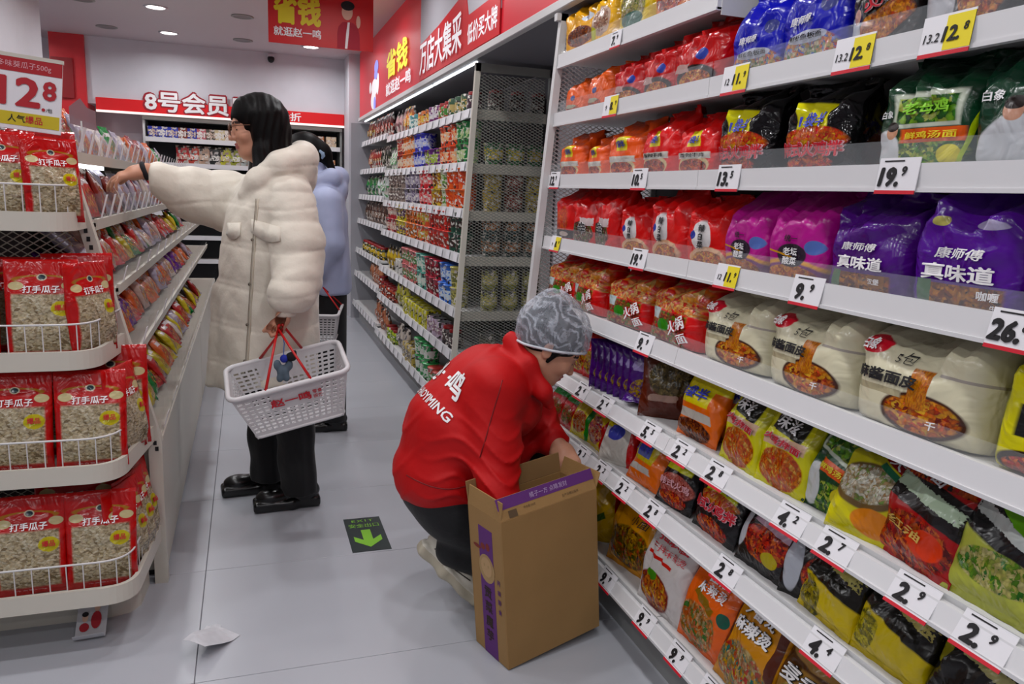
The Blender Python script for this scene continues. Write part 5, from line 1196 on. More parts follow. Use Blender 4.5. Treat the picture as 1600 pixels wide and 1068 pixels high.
def organic(name, fn, lo, hi, h, mats, parent=None, it=2, fm=None):
    V, Q = sdf_mesh(fn, lo, hi, h); V = relax(V, Q, it)
    me = bpy.data.meshes.new(name); me.vertices.add(len(V)); me.vertices.foreach_set('co', V.astype(np.float32).ravel())
    me.loops.add(Q.size); me.loops.foreach_set('vertex_index', Q.astype(np.int32).ravel())
    me.polygons.add(len(Q)); me.polygons.foreach_set('loop_start', np.arange(0, Q.size, 4, dtype=np.int32)); me.polygons.foreach_set('loop_total', np.full(len(Q), 4, np.int32))
    me.update(calc_edges=True); me.validate()
    f = None
    if fm is not None: f = fm(V[Q].mean(1))
    return obj_from(name, me, mats, parent, True, f)

def head_sdf(q, ear=True):
    """head in its own frame: x forward (face), y left, z up, origin in the skull's middle; about 0.22 m chin to crown"""
    d = ell(q, (-.008, 0, .022), (.092, .074, .088))
    d = smin(d, ell(q, (.022, 0, -.035), (.062, .058, .072)), .03)              # face
    d = smin(d, ell(q, (.050, 0, -.088), (.030, .030, .024)), .03)              # chin
    d = smin(d, rcone(q, (-.005, .05, -.055), (.04, .03, -.085), .018, .016), .03)
    d = smin(d, rcone(q, (-.005, -.05, -.055), (.04, -.03, -.085), .018, .016), .03)
    d = smin(d, ell(q, (.070, 0, .012), (.02, .045, .012)), .02)                # brow
    for s in (1, -1):
        d = smax(d, -ell(q, (.092, s * .031, -.004), (.020, .020, .012)), .014) # eye sockets
        d = smin(d, ell(q, (.068, s * .031, -.006), (.015, .016, .012)), .006)  # lids
        d = smin(d, ell(q, (.058, s * .040, -.032), (.022, .02, .018)), .02)    # cheeks
    d = smin(d, rcone(q, (.080, 0, .002), (.100, 0, -.034), .007, .011), .010)  # nose
    d = smin(d, ell(q, (.090, .010, -.037), (.010, .008, .007)), .006); d = smin(d, ell(q, (.090, -.010, -.037), (.010, .008, .007)), .006)
    d = smin(d, ell(q, (.080, 0, -.058), (.013, .022, .006)), .006)             # lips
    d = smin(d, ell(q, (.078, 0, -.068), (.013, .019, .0065)), .006)
    d = smax(d, -ell(q, (.094, 0, -.063), (.010, .022, .0016)), .004)
    if ear:
        for s in (1, -1):
            e = ell(q, (-.012, s * .076, -.010), (.018, .009, .030)); e = smax(e, -ell(q, (-.008, s * .086, -.008), (.009, .006, .018)), .006)
            d = smin(d, e, .008)
    return d

def hand_sdf(p, wrist, fwd, palm_n, curl=0.5, spread=0.15, side=1, scale=1.0, k=0.006, curls=None, thumb_in=0.5):
    """open-to-closed hand: palm from the wrist along fwd, palm_n looks out of the palm, side = +1 when the thumb is on fwd x palm_n"""
    f = np.array(fwd, float); f /= np.linalg.norm(f); n = np.array(palm_n, float); n -= f * (n @ f); n /= np.linalg.norm(n); t = np.cross(f, n) * side
    w = np.array(wrist, float); S = scale
    M = np.stack([f, t, n], 1)
    d = rbox(p, w + f * .047 * S, (.046 * S, .040 * S, .014 * S), .013 * S, M)
    d = smin(d, rcone(p, w - f * .02 * S, w + f * .03 * S, .027 * S, .030 * S), .02 * S)
    lens = [.070, .078, .072, .056]; rr = [.0088, .0090, .0086, .0076]
    for i in range(4):
        off = (.0295 - i * .0197) * S; b = w + f * (.088 - abs(i - 1.2) * .004) * S + t * off
        c = curls[i] if curls else curl
        ang = 0.0; L = lens[i] * S; pos = b; dirv = f + t * (1.5 - i) * spread * .25; dirv /= np.linalg.norm(dirv)
        pts = [b - f * .015 * S, b]; rs = [rr[i] * S * 1.1] * 2
        for s, fr in enumerate((.44, .32, .24)):
            ang += c * (1.1, 1.5, 1.0)[s]
            v = dirv * math.cos(ang) + n * math.sin(ang); pos = pos + v * L * fr; pts.append(pos); rs.append(rr[i] * S * (1 - .1 * (s + 1)))
        d = smin(d, chain(p, pts, rs, .004 * S), k * S)
    b = w + f * .018 * S + t * .028 * S
    v1 = f * .72 + t * (.75 - .3 * thumb_in) + n * (.25 + .5 * thumb_in); v1 /= np.linalg.norm(v1)
    v2 = f * .9 + t * (.2 - .4 * thumb_in) + n * (.3 + .4 * thumb_in); v2 /= np.linalg.norm(v2)
    p1 = b + v1 * .040 * S; p2 = p1 + v2 * .030 * S; p3 = p2 + v2 * .022 * S
    d = smin(d, chain(p, [b, p1, p2, p3], [.015 * S, .0115 * S, .0100 * S, .0085 * S], .004 * S), .010 * S)
    return d

SKIN = mat('skin', '#c48d72', 0.5, var=0.04, vscale=30)
LIP = mat('lips', '#a65a56', 0.45)
HAIR = mat('hair_black', '#0a0808', 0.5, spec=0.14, bump=0.1, bscale=90)
BROW = mat('brow', '#2a1c18', 0.7)
# ================================================================== woman in a cream puffer coat
def wrinkle(p, amp, f=14.0, seed=0):
    r = np.random.default_rng(seed); o = 0
    for k in range(5):
        v = r.normal(size=3); v /= np.linalg.norm(v); fr = f * r.uniform(.5, 1.8)
        o = o + np.sin(p @ v.astype(np.float32) * fr + r.uniform(0, 6))
    return o * amp / 2.2
def to_local(p, o, A, s=1.0): return ((p - np.asarray(o, np.float32)) @ A.astype(np.float32)) / s
def place_local(ob, o, A, s=1.0):
    M = Matrix.Identity(4)
    for i in range(3):
        for j in range(3): M[i][j] = A[i, j] * s
        M[i][3] = o[i]
    ob.matrix_local = M
def profile_sdf(p, zs, cs, rx, ry):
    z = p[:, 2]; cx = np.interp(z, zs, [c[0] for c in cs]); cy = np.interp(z, zs, [c[1] for c in cs]); a = np.interp(z, zs, rx); b = np.interp(z, zs, ry)
    return (np.sqrt(((p[:, 0] - cx) / a) ** 2 + ((p[:, 1] - cy) / b) ** 2) - 1) * np.minimum(a, b)

wp = empty('person', (0.1, 3.2, 0)); tag(wp, 'woman in long cream puffer coat reaching left, basket in her other hand', 'person')
OFF = np.array([0.1, 3.2, 0])
HO = np.array([0.052, 3.195, 1.538]); HA = ax((-1, -.06, -.10)); HS = 1.07
def wo(name, fn, lo, hi, h, mats, it=2, fm=None, parent=None):
    o = organic(name, fn, lo, hi, h, mats, parent or wp, it, fm); o.location = tuple(-OFF); return o
def w_body(p):
    d = head_sdf(to_local(p, HO, HA, HS)) * HS
    d = smin(d, rcone(p, (.075, 3.2, 1.47), (.10, 3.2, 1.33), .052, .060), .03)
    d = smin(d, ell(p, (.10, 3.2, 1.18), (.10, .17, .17)), .05)
    d = smin(d, chain(p, [(.12, 3.05, 1.28), (.165, 2.97, 1.05), (.122, 2.90, .88)], [.05, .04, .026], .02), .04)
    d = smin(d, chain(p, [(.06, 3.36, 1.28), (-.18, 3.36, 1.28), (-.37, 3.28, 1.352)], [.05, .04, .025], .02), .04)
    d = smin(d, hand_sdf(p, (.119, 2.893, .868), (-.16, 0, -1), (-1, .25, .1), curls=[.95, 1.0, 1.0, 1.0], side=-1, thumb_in=1.0, scale=.92), .012)
    d = smin(d, hand_sdf(p, (-.375, 3.28, 1.354), (-.95, -.12, -.30), (-.25, 0.15, -1), curls=[.25, .30, .35, .42], spread=.5, side=-1, thumb_in=.3, scale=.95), .012)
    return d
def lipsel(O, A, S, base):
    def f(c):
        q = to_local(c.astype(np.float32), O, A, S); m = np.zeros(len(c), np.int32)
        m[(q[:, 0] > .070) & (np.abs(q[:, 1]) < .021) & (q[:, 2] < -.054) & (q[:, 2] > -.073)] = 1
        m[(q[:, 0] > .060) & (np.abs(np.abs(q[:, 1]) - .032) < .019) & (np.abs(q[:, 2] - .018 + np.abs(np.abs(q[:, 1]) - .03) * .2) < .0035)] = 2
        m[(q[:, 0] > .070) & (np.abs(np.abs(q[:, 1]) - .031) < .013) & (np.abs(q[:, 2] + .010) < .0022)] = 2
        return m
    return f
wo('body', w_body, (-.57, 2.86, .74), (.28, 3.47, 1.68), .0047, [SKIN, LIP, BROW], 1, lipsel(HO, HA, HS, 0))
# hair
def w_hair(p):
    q = to_local(p, HO, HA, HS)
    d = ell(q, (-.006, 0, .028), (.097, .084, .092))
    d = smin(d, ell(q, (-.045, 0, -.06), (.062, .082, .13)), .04)
    for s in (1, -1):
        d = smin(d, rbox(q, (-.022, s * .070, -.055), (.050, .022, .115), .02), .03)
        d = smin(d, chain(q, [(.005, s * .076, -.09), (.020, s * .096, -.16), (.046, s * .106, -.20), (.058, s * .104, -.262)], [.034, .030, .024, .008], .02), .02)
    d = smin(d, rcone(q, (.05, .03, .07), (.082, .045, .03), .030, .012), .02); d = smin(d, rcone(q, (.05, -.03, .07), (.082, -.045, .03), .030, .012), .02)
    face = ell(q, (.128, 0, -.035), (.098, .085, .088))
    d = smax(d, -face, .012)
    d = d + .0022 * np.sin(q[:, 0] * 230 + q[:, 2] * 30 + np.sin(q[:, 2] * 25) * 2) * np.clip(1 - q[:, 2] * 6, 0, 1)
    return d * HS
wo('hair', w_hair, (-.10, 3.02, 1.22), (.22, 3.36, 1.69), .0045, [HAIR], 1)
# glasses
gl = empty('glasses'); gl.parent = wp
GLM = mat('glasses_frame', '#5a3420', .35)
mb = MB()
for s in (1, -1):
    mb.tube([(.103, s * .033 + .024 * math.cos(a), -.006 + .020 * math.sin(a)) for a in [2 * math.pi * k / 20 for k in range(20)]], .0018, 6, closed=True)
    mb.tube([(.100, s * .057, .002), (.07, s * .072, .004), (.0, s * .080, .004)], .0016, 6)
mb.tube([(.104, .010, -.002), (.106, 0, .001), (.104, -.010, -.002)], .0016, 6)
gl_ = mb.build('frame', GLM, gl)
for s in (1, -1): MB().lathe([(.001, 0), (.0225, 0)], 18, cap=False).build('lens', GLASS, gl).matrix_local = Matrix.Translation((.103, s * .033, -.006)) @ Matrix.Rotation(math.pi / 2, 4, 'Y')
place_local(gl, HO - OFF, HA, HS)
# coat
COAT = mat('coat_cream', '#dad2c3', 0.62, sheen=.25, var=.05, vscale=5, bump=.35, bscale=26)
COAT_IN = mat('coat_lining', '#5a5148', .7)
def coat_body(p):
    z = p[:, 2]
    d = profile_sdf(p, [.4, .55, .75, .95, 1.12, 1.24, 1.33, 1.5], [(.062, 3.21), (.064, 3.21), (.074, 3.2), (.08, 3.2), (.088, 3.2), (.098, 3.2), (.105, 3.2), (.11, 3.2)], [.196, .196, .192, .190, .184, .165, .11, .03], [.205, .205, .20, .20, .205, .20, .13, .04])
    puff = np.abs(np.sin((z + .012 * np.sin(p[:, 0] * 14) - .02) * math.pi / .155)) ** .6
    d = d - .006 * puff + .002
    # open front: groove along the placket and a forward flap on the far side low down
    d = smin(d, rcone(p, (-.10, 3.22, .9), (-.128, 3.24, .52), .04, .045), .05)
    return smax(d, .535 + .02 * np.sin(p[:, 0] * 9) - z, .02)
def coat_hood(p):
    ring = [(-.005, 3.095, 1.285), (.045, 3.07, 1.335), (.125, 3.07, 1.395), (.200, 3.13, 1.425), (.218, 3.21, 1.435), (.195, 3.29, 1.42), (.09, 3.33, 1.37), (-.01, 3.30, 1.31)]
    d = chain(p, ring, [.030, .044, .052, .056, .056, .054, .044, .03], .03)
    d = smin(d, ell(p, (.20, 3.20, 1.365), (.068, .13, .085)), .03)
    return d
def sleeve_near(p):
    d = chain(p, [(.150, 3.065, 1.265), (.178, 2.985, 1.10), (.172, 2.945, .99), (.146, 2.912, .92), (.130, 2.900, .872)], [.098, .090, .084, .078, .040], .04)
    t = (1.30 - p[:, 2]) / .105
    return smax(d - .007 * np.abs(np.sin(t * math.pi)) ** .6 + .003, .868 - p[:, 2] + (p[:, 0] - .14) * -.15, .025)
def sleeve_far(p):
    d = chain(p, [(.05, 3.33, 1.25), (-.08, 3.36, 1.245), (-.20, 3.36, 1.272), (-.325, 3.305, 1.330)], [.115, .112, .098, .062], .04)
    t = (p[:, 0] + .36) / .115
    return smax(d - .007 * np.abs(np.sin(t * math.pi)) ** .6 + .003, -.352 - p[:, 0], .012)
def coat(p):
    d = coat_body(p)
    d = smin(d, ell(p, (.10, 3.2, 1.27), (.13, .20, .085)), .04)
    d = smin(d, sleeve_far(p), .03)
    d = smin(d, sleeve_near(p), .012)
    d = smin(d, coat_hood(p), .010)
    q = to_local(p, HO, HA, HS)
    d = smax(d, -rcone(p, (.03, 3.19, 1.40), (.07, 3.195, 1.56), .055, .075), .015)     # room for the neck and chin
    seam = -.0035 * np.exp(-(np.sin((p[:, 2] + .01 * np.sin(p[:, 0] * 16)) * math.pi / .155) / .10) ** 2)
    return d - seam + wrinkle(p, .0028, 30, 3) + wrinkle(p, .0016, 70, 5)
wo('coat', coat, (-.40, 2.78, .50), (.31, 3.50, 1.53), .0064, [COAT], 1)
bvh_src = [c for c in wp.children if c.name.startswith('coat')][0]
def bvh_of(ob, off):
    me = ob.data; vs_ = [Vector(v.co) for v in me.vertices]; return BVHTree.FromPolygons(vs_, [tuple(p.vertices) for p in me.polygons])
CB = bvh_of(bvh_src, OFF)
def stick(px_pts, ray_dir, origin_y, lift=.003):
    out = []
    for (x, z) in px_pts:
        h = CB.ray_cast(Vector((x, origin_y, z)), Vector(ray_dir))
        out.append(tuple((h[0] + h[1] * lift)) if h[0] else (x, 3.05, z))
    return out
def wt(name, mb, m, smooth=True):
    o = mb.build(name, m, wp, smooth); o.location = tuple(-OFF); return o
SEAM = mat('coat_seam', '#8f8576', .7)
pl = stick([(-.022 - .058 * t, 1.27 - .70 * t) for t in np.linspace(0, 1, 16)], (0.15, 1, 0), 2.6, .001)
wt('zip_placket', MB().tube(pl, .0032, 6), mat('coat_zip', '#c2b7a4', .6))
wt('zip_groove', MB().tube([(x - .008, y, z) for x, y, z in pl], .0018, 6), SEAM)
def flap(c0, c1, drop, name):
    top = stick([(c0[0] + (c1[0] - c0[0]) * t, c0[1] + (c1[1] - c0[1]) * t) for t in np.linspace(0, 1, 8)], (0.05, 1, 0), 2.6, .001)
    bot = stick([(c0[0] + (c1[0] - c0[0]) * t, c0[1] + (c1[1] - c0[1]) * t - drop * (1 + .35 * math.sin(t * math.pi))) for t in np.linspace(0, 1, 8)], (0.05, 1, 0), 2.6, .006)
    V = top + bot; F_ = [(i, i + 1, 9 + i, 8 + i) for i in range(7)]
    o = mesh_obj(name, V, F_, [COAT], wp, True); o.location = tuple(-OFF); m = o.modifiers.new('thick', 'SOLIDIFY'); m.thickness = .004; m.offset = 0
flap((-.005, 1.195), (.098, 1.172), .048, 'pocket_flap')
flap((-.095, 1.175), (-.045, 1.18), .045, 'pocket_flap')
for z in (1.12, .955, .80, .66):
    q = stick([(-.012 - .058 * (1.27 - z) / .7, z)], (0.1, 1, 0), 2.6, .002)[0]
    wt('snap_button', MB().lathe([(.001, .003), (.005, .002), (.006, 0)], 10, (0, 0, 0), cap=False), mat('snap_metal', '#6a6258', .35, .6)).matrix_local = Matrix.Translation(Vector(q) - Vector(OFF)) @ Matrix.Rotation(math.pi / 2, 4, 'X')
wt('cuff', MB().lathe([(.030, 0), (.036, .006), (.038, .03), (.036, .055), (.03, .06)], 20, (.126, 2.898, .850)), COAT)
# dark hair tie on the reaching wrist
d_ = Vector((-.95, -.12, -.30)).normalized()
o = MB().tube([(0, .030 * math.cos(a), .027 * math.sin(a)) for a in [2 * math.pi * k / 18 for k in range(18)]], .010, 8, closed=True).build('hair_tie', mat('hair_tie', '#14131a', .8), wp, True)
o.matrix_local = Matrix.Translation(Vector((-.366, 3.283, 1.355)) - Vector(OFF)) @ Matrix.Rotation(-.3, 4, 'Y')
# trousers and shoes
TROU = mat('trousers_black', '#0f0f12', .8, sheen=.1, bump=.2, bscale=40)
def w_trou(p):
    d = smin(rcone(p, (.15, 3.15, .60), (.178, 3.155, .05), .085, .074), rcone(p, (.05, 3.28, .60), (.062, 3.335, .05), .085, .068), .03)
    d = d + wrinkle(p, .004, 22, 9) + .003 * np.sin(p[:, 0] * 120 + p[:, 2] * 6)
    return smax(smax(d, .062 - p[:, 2], .006), p[:, 2] - .60, .02)
wo('trousers', w_trou, (-.08, 3.02, .04), (.30, 3.45, .62), .0065, [TROU], 1)
def shoe_sdf(q, chunky=0.0, loafer=True):
    """toe towards +x, heel at 0, sole on z=0, length 0.26"""
    so = smin(rbox(q, (.185, 0, .016 + chunky / 2), (.082, .046, .016 + chunky / 2), .014), rbox(q, (.055, 0, .018 + chunky / 2), (.058, .036, .018 + chunky / 2), .014), .03)
    up = smin(ell(q, (.195, 0, .042 + chunky), (.062, .042, .032)), ell(q, (.065, 0, .055 + chunky), (.068, .036, .042)), .05)
    up = smin(up, rcone(q, (.06, 0, .06 + chunky), (.05, 0, .10 + chunky), .038, .034), .03)
    if not loafer: up = smin(up, rcone(q, (.16, 0, .055 + chunky), (.09, 0, .09 + chunky), .034, .034), .03)
    up = smax(up, .02 + chunky * .5 - q[:, 2], .004)
    return smin(so, up, .004)
SHOE = mat('shoe_black', '#0c0b0c', .25, spec=.6)
for (hx, hy, rz, nm) in ((.262, 3.155, 183, 'shoe'), (.132, 3.365, 186, 'shoe')):
    A = ax((math.cos(math.radians(rz)), math.sin(math.radians(rz)), 0)); O = np.array([hx, hy, 0.001])
    o = organic(nm, lambda q: shoe_sdf(q, .012), (-.02, -.06, -.006), (.28, .06, .17), .005, [SHOE], wp, 1); place_local(o, O - OFF, A)
    MB().box((.125, -.030, .078), (.150, .030, .082), ch=.001).build('penny_strap', SHOE, o).rotation_euler = (0, .12, 0)

# ------------------------------------------------------------------ shopping basket hung from her hand
def basket(name, label, letters=True):
    t = empty(name); tag(t, label, 'basket', 'white plastic shopping baskets')
    PL = mat('basket_plastic', '#d4d2d4', .4, spec=.45)
    L0, W0, L1, W1, H = .207, .125, .160, .098, .195         # half sizes at rim / base
    V = []; Fs = []
    def wall(a0, a1, b0, b1, holes, nu, nv):
        k = len(V); a0, a1, b0, b1 = map(np.array, (a0, a1, b0, b1))
        for j in range(nv + 1):
            for i in range(nu + 1):
                s = i / nu; r_ = j / nv; V.append(tuple((a0 * (1 - s) + a1 * s) * r_ + (b0 * (1 - s) + b1 * s) * (1 - r_)))
        for j in range(nv):
            for i in range(nu):
                if holes(i, j, nu, nv): continue
                q = k + j * (nu + 1) + i; Fs.append((q, q + 1, q + nu + 2, q + nu + 1))
    def hl(i, j, nu, nv):
        if i % 3 == 0 or j % 2 == 0: return False
        u = i / nu; v = j / nv
        if v > .86 or v < .06: return False
        if .30 < u < .74 and v > .48: return False
        return True
    def hs(i, j, nu, nv): return i % 3 != 0 and j % 2 == 1 and .06 < j / nv < .84
    R = [(-L0, -W0, H), (L0, -W0, H), (L0, W0, H), (-L0, W0, H)]; Bq = [(-L1, -W1, 0), (L1, -W1, 0), (L1, W1, 0), (-L1, W1, 0)]
    for e, (nu, f) in enumerate(((46, hl), (28, hs), (46, hl), (28, hs))):
        wall(R[e], R[(e + 1) % 4], Bq[e], Bq[(e + 1) % 4], f, nu, 23)
    wall(Bq[3], Bq[2], Bq[0], Bq[1], lambda i, j, a, b: i % 3 and j % 2 and 1 < i < a - 2, 31, 17)
    o = mesh_obj('body', V, Fs, [PL], t); md = o.modifiers.new('thick', 'SOLIDIFY'); md.thickness = .003; md.offset = -1
    def rr(l, w_, r, z, n=6):
        out = []
        for cx, cy, a0 in ((l - r, w_ - r, 0), (-l + r, w_ - r, 90), (-l + r, -w_ + r, 180), (l - r, -w_ + r, 270)):
            for k in range(n + 1): a = math.radians(a0 + 90 * k / n); out.append((cx + r * math.cos(a), cy + r * math.sin(a), z))
        return out
    MB().tube(rr(L0 + .006, W0 + .006, .035, H), .010, 8, closed=True).build('rim', PL, t, True)
    MB().tube(rr(L1 + .002, W1 + .002, .02, .004), .006, 6, closed=True).build('foot_ring', PL, t, True)
    if letters:
        sl = (W0 - W1) / H
        FRB = lambda u, v, l: (u, -(W1 + sl * v) - .0042 - l, v)
        flat_text('lettering', [(text2d('赵一鸣', -.01, .135, wid=.145, h=.036, bold=.03), 0, 0)], FRB, [REDINK], t)
        flat_text('lettering_small', [(text2d('零食', .086, .145, h=.017, bold=.01), 0, 0), (text2d('很忙', .086, .124, h=.017, bold=.01), 0, 0)], FRB, [REDINK], t)
    return t
bk = basket('shopping_basket', 'white plastic shopping basket with red lettering hanging from her hand')
A = ax((.972, 0, .233), (-.226, -.242, .943))     # basket length axis rises to the right, tipped to the near side
O = np.array([.168, 2.925, .470])
place_local(bk, O, A)
HR = mat('handle_red', '#c41a1c', .35)
Hn = Vector((.108, 2.890, .800)); MI = (Matrix.Translation(Vector(O)) @ Matrix([list(r) for r in A]).to_4x4()).inverted()
for s in (-1, 1):
    for sx in (-.085, .075):
        p0 = MI @ (Hn + Vector((.012 * s, .010 * s, .010))); p1 = Vector((sx, s * .131, .20))
        MB().tube([p0, p0.lerp(p1, .5), p1], [.0048, .0045, .0055], 8).build('handle', HR, bk, True)
    MB().tube([MI @ (Hn + Vector((.012 * s, .010 * s, .010))), MI @ (Hn + Vector((.004 * s, .004 * s, .022)))], .0055, 8).build('grip', HR, bk, True)
# plush charms hooked on the handle
ch = empty('plush_charm', (.112, 2.87, .735)); tag(ch, 'small grey blue plush charm hanging at the basket handles', 'charm')
PLU = [mat('plush_grey', '#5a6a78', .9), mat('plush_black', '#15151a', .9), mat('plush_blue', '#2230a0', .8)]
def blob(parts, mi, nm):
    organic(nm, lambda p: __import__('functools').reduce(lambda a, b: smin(a, b, .008), [ell(p, c, r) for c, r in parts]), (-.07, -.06, -.14), (.08, .06, .06), .004, [PLU[mi]], ch, 1)
blob([((0, 0, -.085), (.022, .018, .024)), ((-.020, 0, -.060), (.014, .012, .02)), ((.022, 0, -.062), (.014, .012, .02)), ((.012, -.004, -.108), (.012, .012, .016)), ((-.012, -.004, -.110), (.012, .012, .016))], 0, 'plush_body')
blob([((.030, -.006, -.030), (.020, .016, .018)), ((.042, -.006, -.014), (.008, .006, .010))], 1, 'plush_ear')
blob([((.004, -.008, -.036), (.015, .012, .016))], 2, 'plush_face')
MB().tube([(0, 0, .05), (.006, 0, .02), (.002, -.004, -.03)], .002, 6).build('strap', mat('strap_blue', '#3a6ab0', .6), ch)
# ================================================================== crouching worker in a red jacket
kp = empty('person', (0.62, 2.25, 0)); tag(kp, 'crouching worker in red jacket and white hair net, arm in a carton', 'person')
KO = np.array([0.62, 2.25, 0])
def ko(name, fn, lo, hi, h, mats, it=2, fm=None):
    o = organic(name, fn, lo, hi, h, mats, kp, it, fm); o.location = tuple(-KO); return o
KHO = np.array([.880, 2.165, .872]); KHA = ax((.80, -.16, -.545)); KHS = 1.06
def k_body(p):
    d = head_sdf(to_local(p, KHO, KHA, KHS)) * KHS
    d = smin(d, rcone(p, (.855, 2.18, .835), (.775, 2.225, .77), .050, .062), .03)
    d = smin(d, ell(p, (.66, 2.25, .64), (.11, .15, .16)), .06)
    d = smin(d, chain(p, [(.68, 2.10, .75), (.675, 2.07, .60), (.668, 1.965, .445)], [.05, .042, .028], .02), .04)
    d = smin(d, chain(p, [(.80, 2.37, .72), (.935, 2.355, .545), (.945, 2.20, .520)], [.05, .042, .026], .02), .04)
    d = smin(d, hand_sdf(p, (.669, 1.955, .435), (.12, -.05, -1), (.2, .9, 0), curl=.35, side=1), .012)
    d = smin(d, hand_sdf(p, (.945, 2.195, .520), (.05, -.93, -.36), (.25, -.32, -.95), curls=[.50, .52, .55, .6], spread=.35, side=-1, thumb_in=.6, scale=.98), .012)
    return d
ko('body', k_body, (.46, 1.86, .30), (1.04, 2.47, 1.0), .0047, [SKIN, LIP, BROW], 1, lipsel(KHO, KHA, KHS, 0))
RED = mat('jacket_red', '#b80a0d', .6, spec=.3, var=.04, vscale=6, bump=.25, bscale=24)
def k_jacket(p):
    d = ell(p, (.690, 2.245, .715), (.150, .185, .125), ax((.62, 0, .78)))
    d = smin(d, ell(p, (.605, 2.26, .60), (.150, .190, .150)), .06)
    d = smin(d, ell(p, (.570, 2.27, .455), (.148, .190, .150)), .06)
    d = smin(d, ell(p, (.785, 2.24, .665), (.095, .135, .105)), .05)
    d = smin(d, ell(p, (.760, 2.32, .485), (.130, .115, .075)), .04)
    for (a, b, c, r) in (((.685, 2.105, .755), (.675, 2.07, .60), (.668, 1.985, .455), (.090, .074, .064)), ((.80, 2.36, .72), (.925, 2.355, .56), (.942, 2.245, .525), (.085, .070, .052))):
        d = smin(d, chain(p, [a, b, c], r, .03), .045)
    col = chain(p, [(.868, 2.115, .695), (.835, 2.085, .745), (.795, 2.115, .825), (.770, 2.20, .872), (.80, 2.285, .84), (.86, 2.29, .755), (.885, 2.25, .69)], [.016, .020, .023, .025, .023, .020, .016], .03)
    d = smin(d, col, .03)
    d = smax(d, -rcone(p, (.81, 2.195, .80), (.90, 2.16, .90), .052, .085), .012)
    d = smax(d, .352 + .06 * np.clip(p[:, 0] - .68, 0, 1) * 4 - p[:, 2], .012)
    d = smax(d, .428 - p[:, 2] - 8 * np.clip(p[:, 1] - 2.03, 0, 1), .01)
    fold = .0055 * np.sin((p[:, 2] * 46 + p[:, 0] * 28 + np.sin(p[:, 1] * 20) * 1.5)) * np.clip((2.16 - p[:, 1]) * 8, 0, 1)
    fold2 = .006 * np.sin((p[:, 0] * 34 - p[:, 2] * 22 + p[:, 1] * 8)) * np.clip((.66 - p[:, 2]) * 4, 0, 1)
    sl = np.clip((2.17 - p[:, 1]) * 9, 0, 1) * np.clip((.74 - p[:, 2]) * 7, 0, 1)
    ph = p[:, 2] * 17 + p[:, 0] * 7 + .5 * np.sin(p[:, 0] * 30); cz = np.exp(-((ph - np.round(ph)) / .13) ** 2)
    ph2 = p[:, 2] * 9 - p[:, 0] * 8 + .35 * np.sin(p[:, 1] * 17); cz2 = np.exp(-((ph2 - np.round(ph2)) / .10) ** 2) * np.clip((p[:, 1] - 2.12) * 9, 0, 1)
    return d + fold * .5 + fold2 * .6 - .0075 * cz * sl - .0055 * cz2 + wrinkle(p, .0022, 40, 13)
jk = ko('jacket', k_jacket, (.38, 1.90, .33), (1.02, 2.49, .93), .0056, [RED], 1)
# seams on the jacket
KB = bvh_of(jk, KO)
def kstick(pts, d, lift=.002, back=1.0):
    out = []
    for q in pts:
        h = KB.ray_cast(Vector(q) - Vector(d) * back, Vector(d)); 
        if h[0]: out.append(tuple(h[0] + h[1] * lift))
    return out
DRED = mat('jacket_seam', '#7c0a0e', .6)
sm = kstick([(.44 + .24 * t, 2.2, .475 - .015 * math.sin(t * 3)) for t in np.linspace(0, 1, 14)], (0, 1, 0), .0005)
if len(sm) > 2: o = MB().tube(sm, .0022, 5).build('back_seam', DRED, kp, True); o.location = tuple(-KO)
sm = kstick([(.70 - .06 * t, 2.1, .80 - .22 * t) for t in np.linspace(0, 1, 10)], (.25, 1, 0), .0005)
if len(sm) > 2: o = MB().tube(sm, .002, 5).build('shoulder_seam', DRED, kp, True); o.location = tuple(-KO)
# white lettering printed down the back: projected on the jacket from behind and above
def back_text(body, h, o0, ud, vd, ray, bold, nm):
    (p, f) = text2d(body, 0, 0, h=h, bold=bold)
    V = []; ok = []
    for q in p:
        w_ = Vector(o0) + Vector(ud) * q[0] + Vector(vd) * q[1]
        hit = KB.ray_cast(w_ - Vector(ray) * .6, Vector(ray)); ok.append(hit[0] is not None)
        V.append(tuple(hit[0] + hit[1] * (.0025 + q[2])) if hit[0] else tuple(w_))
    F2 = [t for t in f if all(ok[i] for i in t)]
    o = mesh_obj(nm, V, F2, [WHITEINK], kp); o.location = tuple(-KO)
vd = Vector((.68, 0, .73)).normalized(); rayd = Vector((.73, .10, -.68)).normalized(); ud = Vector((0, -1, 0))
back_text('赵一鸣', .082, (.575, 2.235, .765), ud, vd, rayd, .028, 'lettering')
back_text('ZHAOYIMING', .030, (.520, 2.225, .695), ud, vd, rayd, .02, 'lettering_small')
def k_trou(p):
    d = ell(p, (.565, 2.27, .375), (.122, .160, .105))
    d = smin(d, chain(p, [(.60, 2.19, .335), (.86, 2.165, .140)], [.100, .076], .02), .05)
    d = smin(d, chain(p, [(.86, 2.165, .105), (.600, 2.205, .205)], [.072, .055], .02), .03)
    d = smin(d, chain(p, [(.60, 2.37, .36), (.915, 2.38, .385)], [.112, .080], .02), .05)
    d = smin(d, chain(p, [(.915, 2.38, .385), (.885, 2.37, .07)], [.078, .055], .02), .03)
    return smax(d + wrinkle(p, .004, 30, 21), .02 - p[:, 2], .01)
ko('trousers', k_trou, (.38, 2.0, 0), (1.02, 2.52, .50), .0065, [TROU], 1)
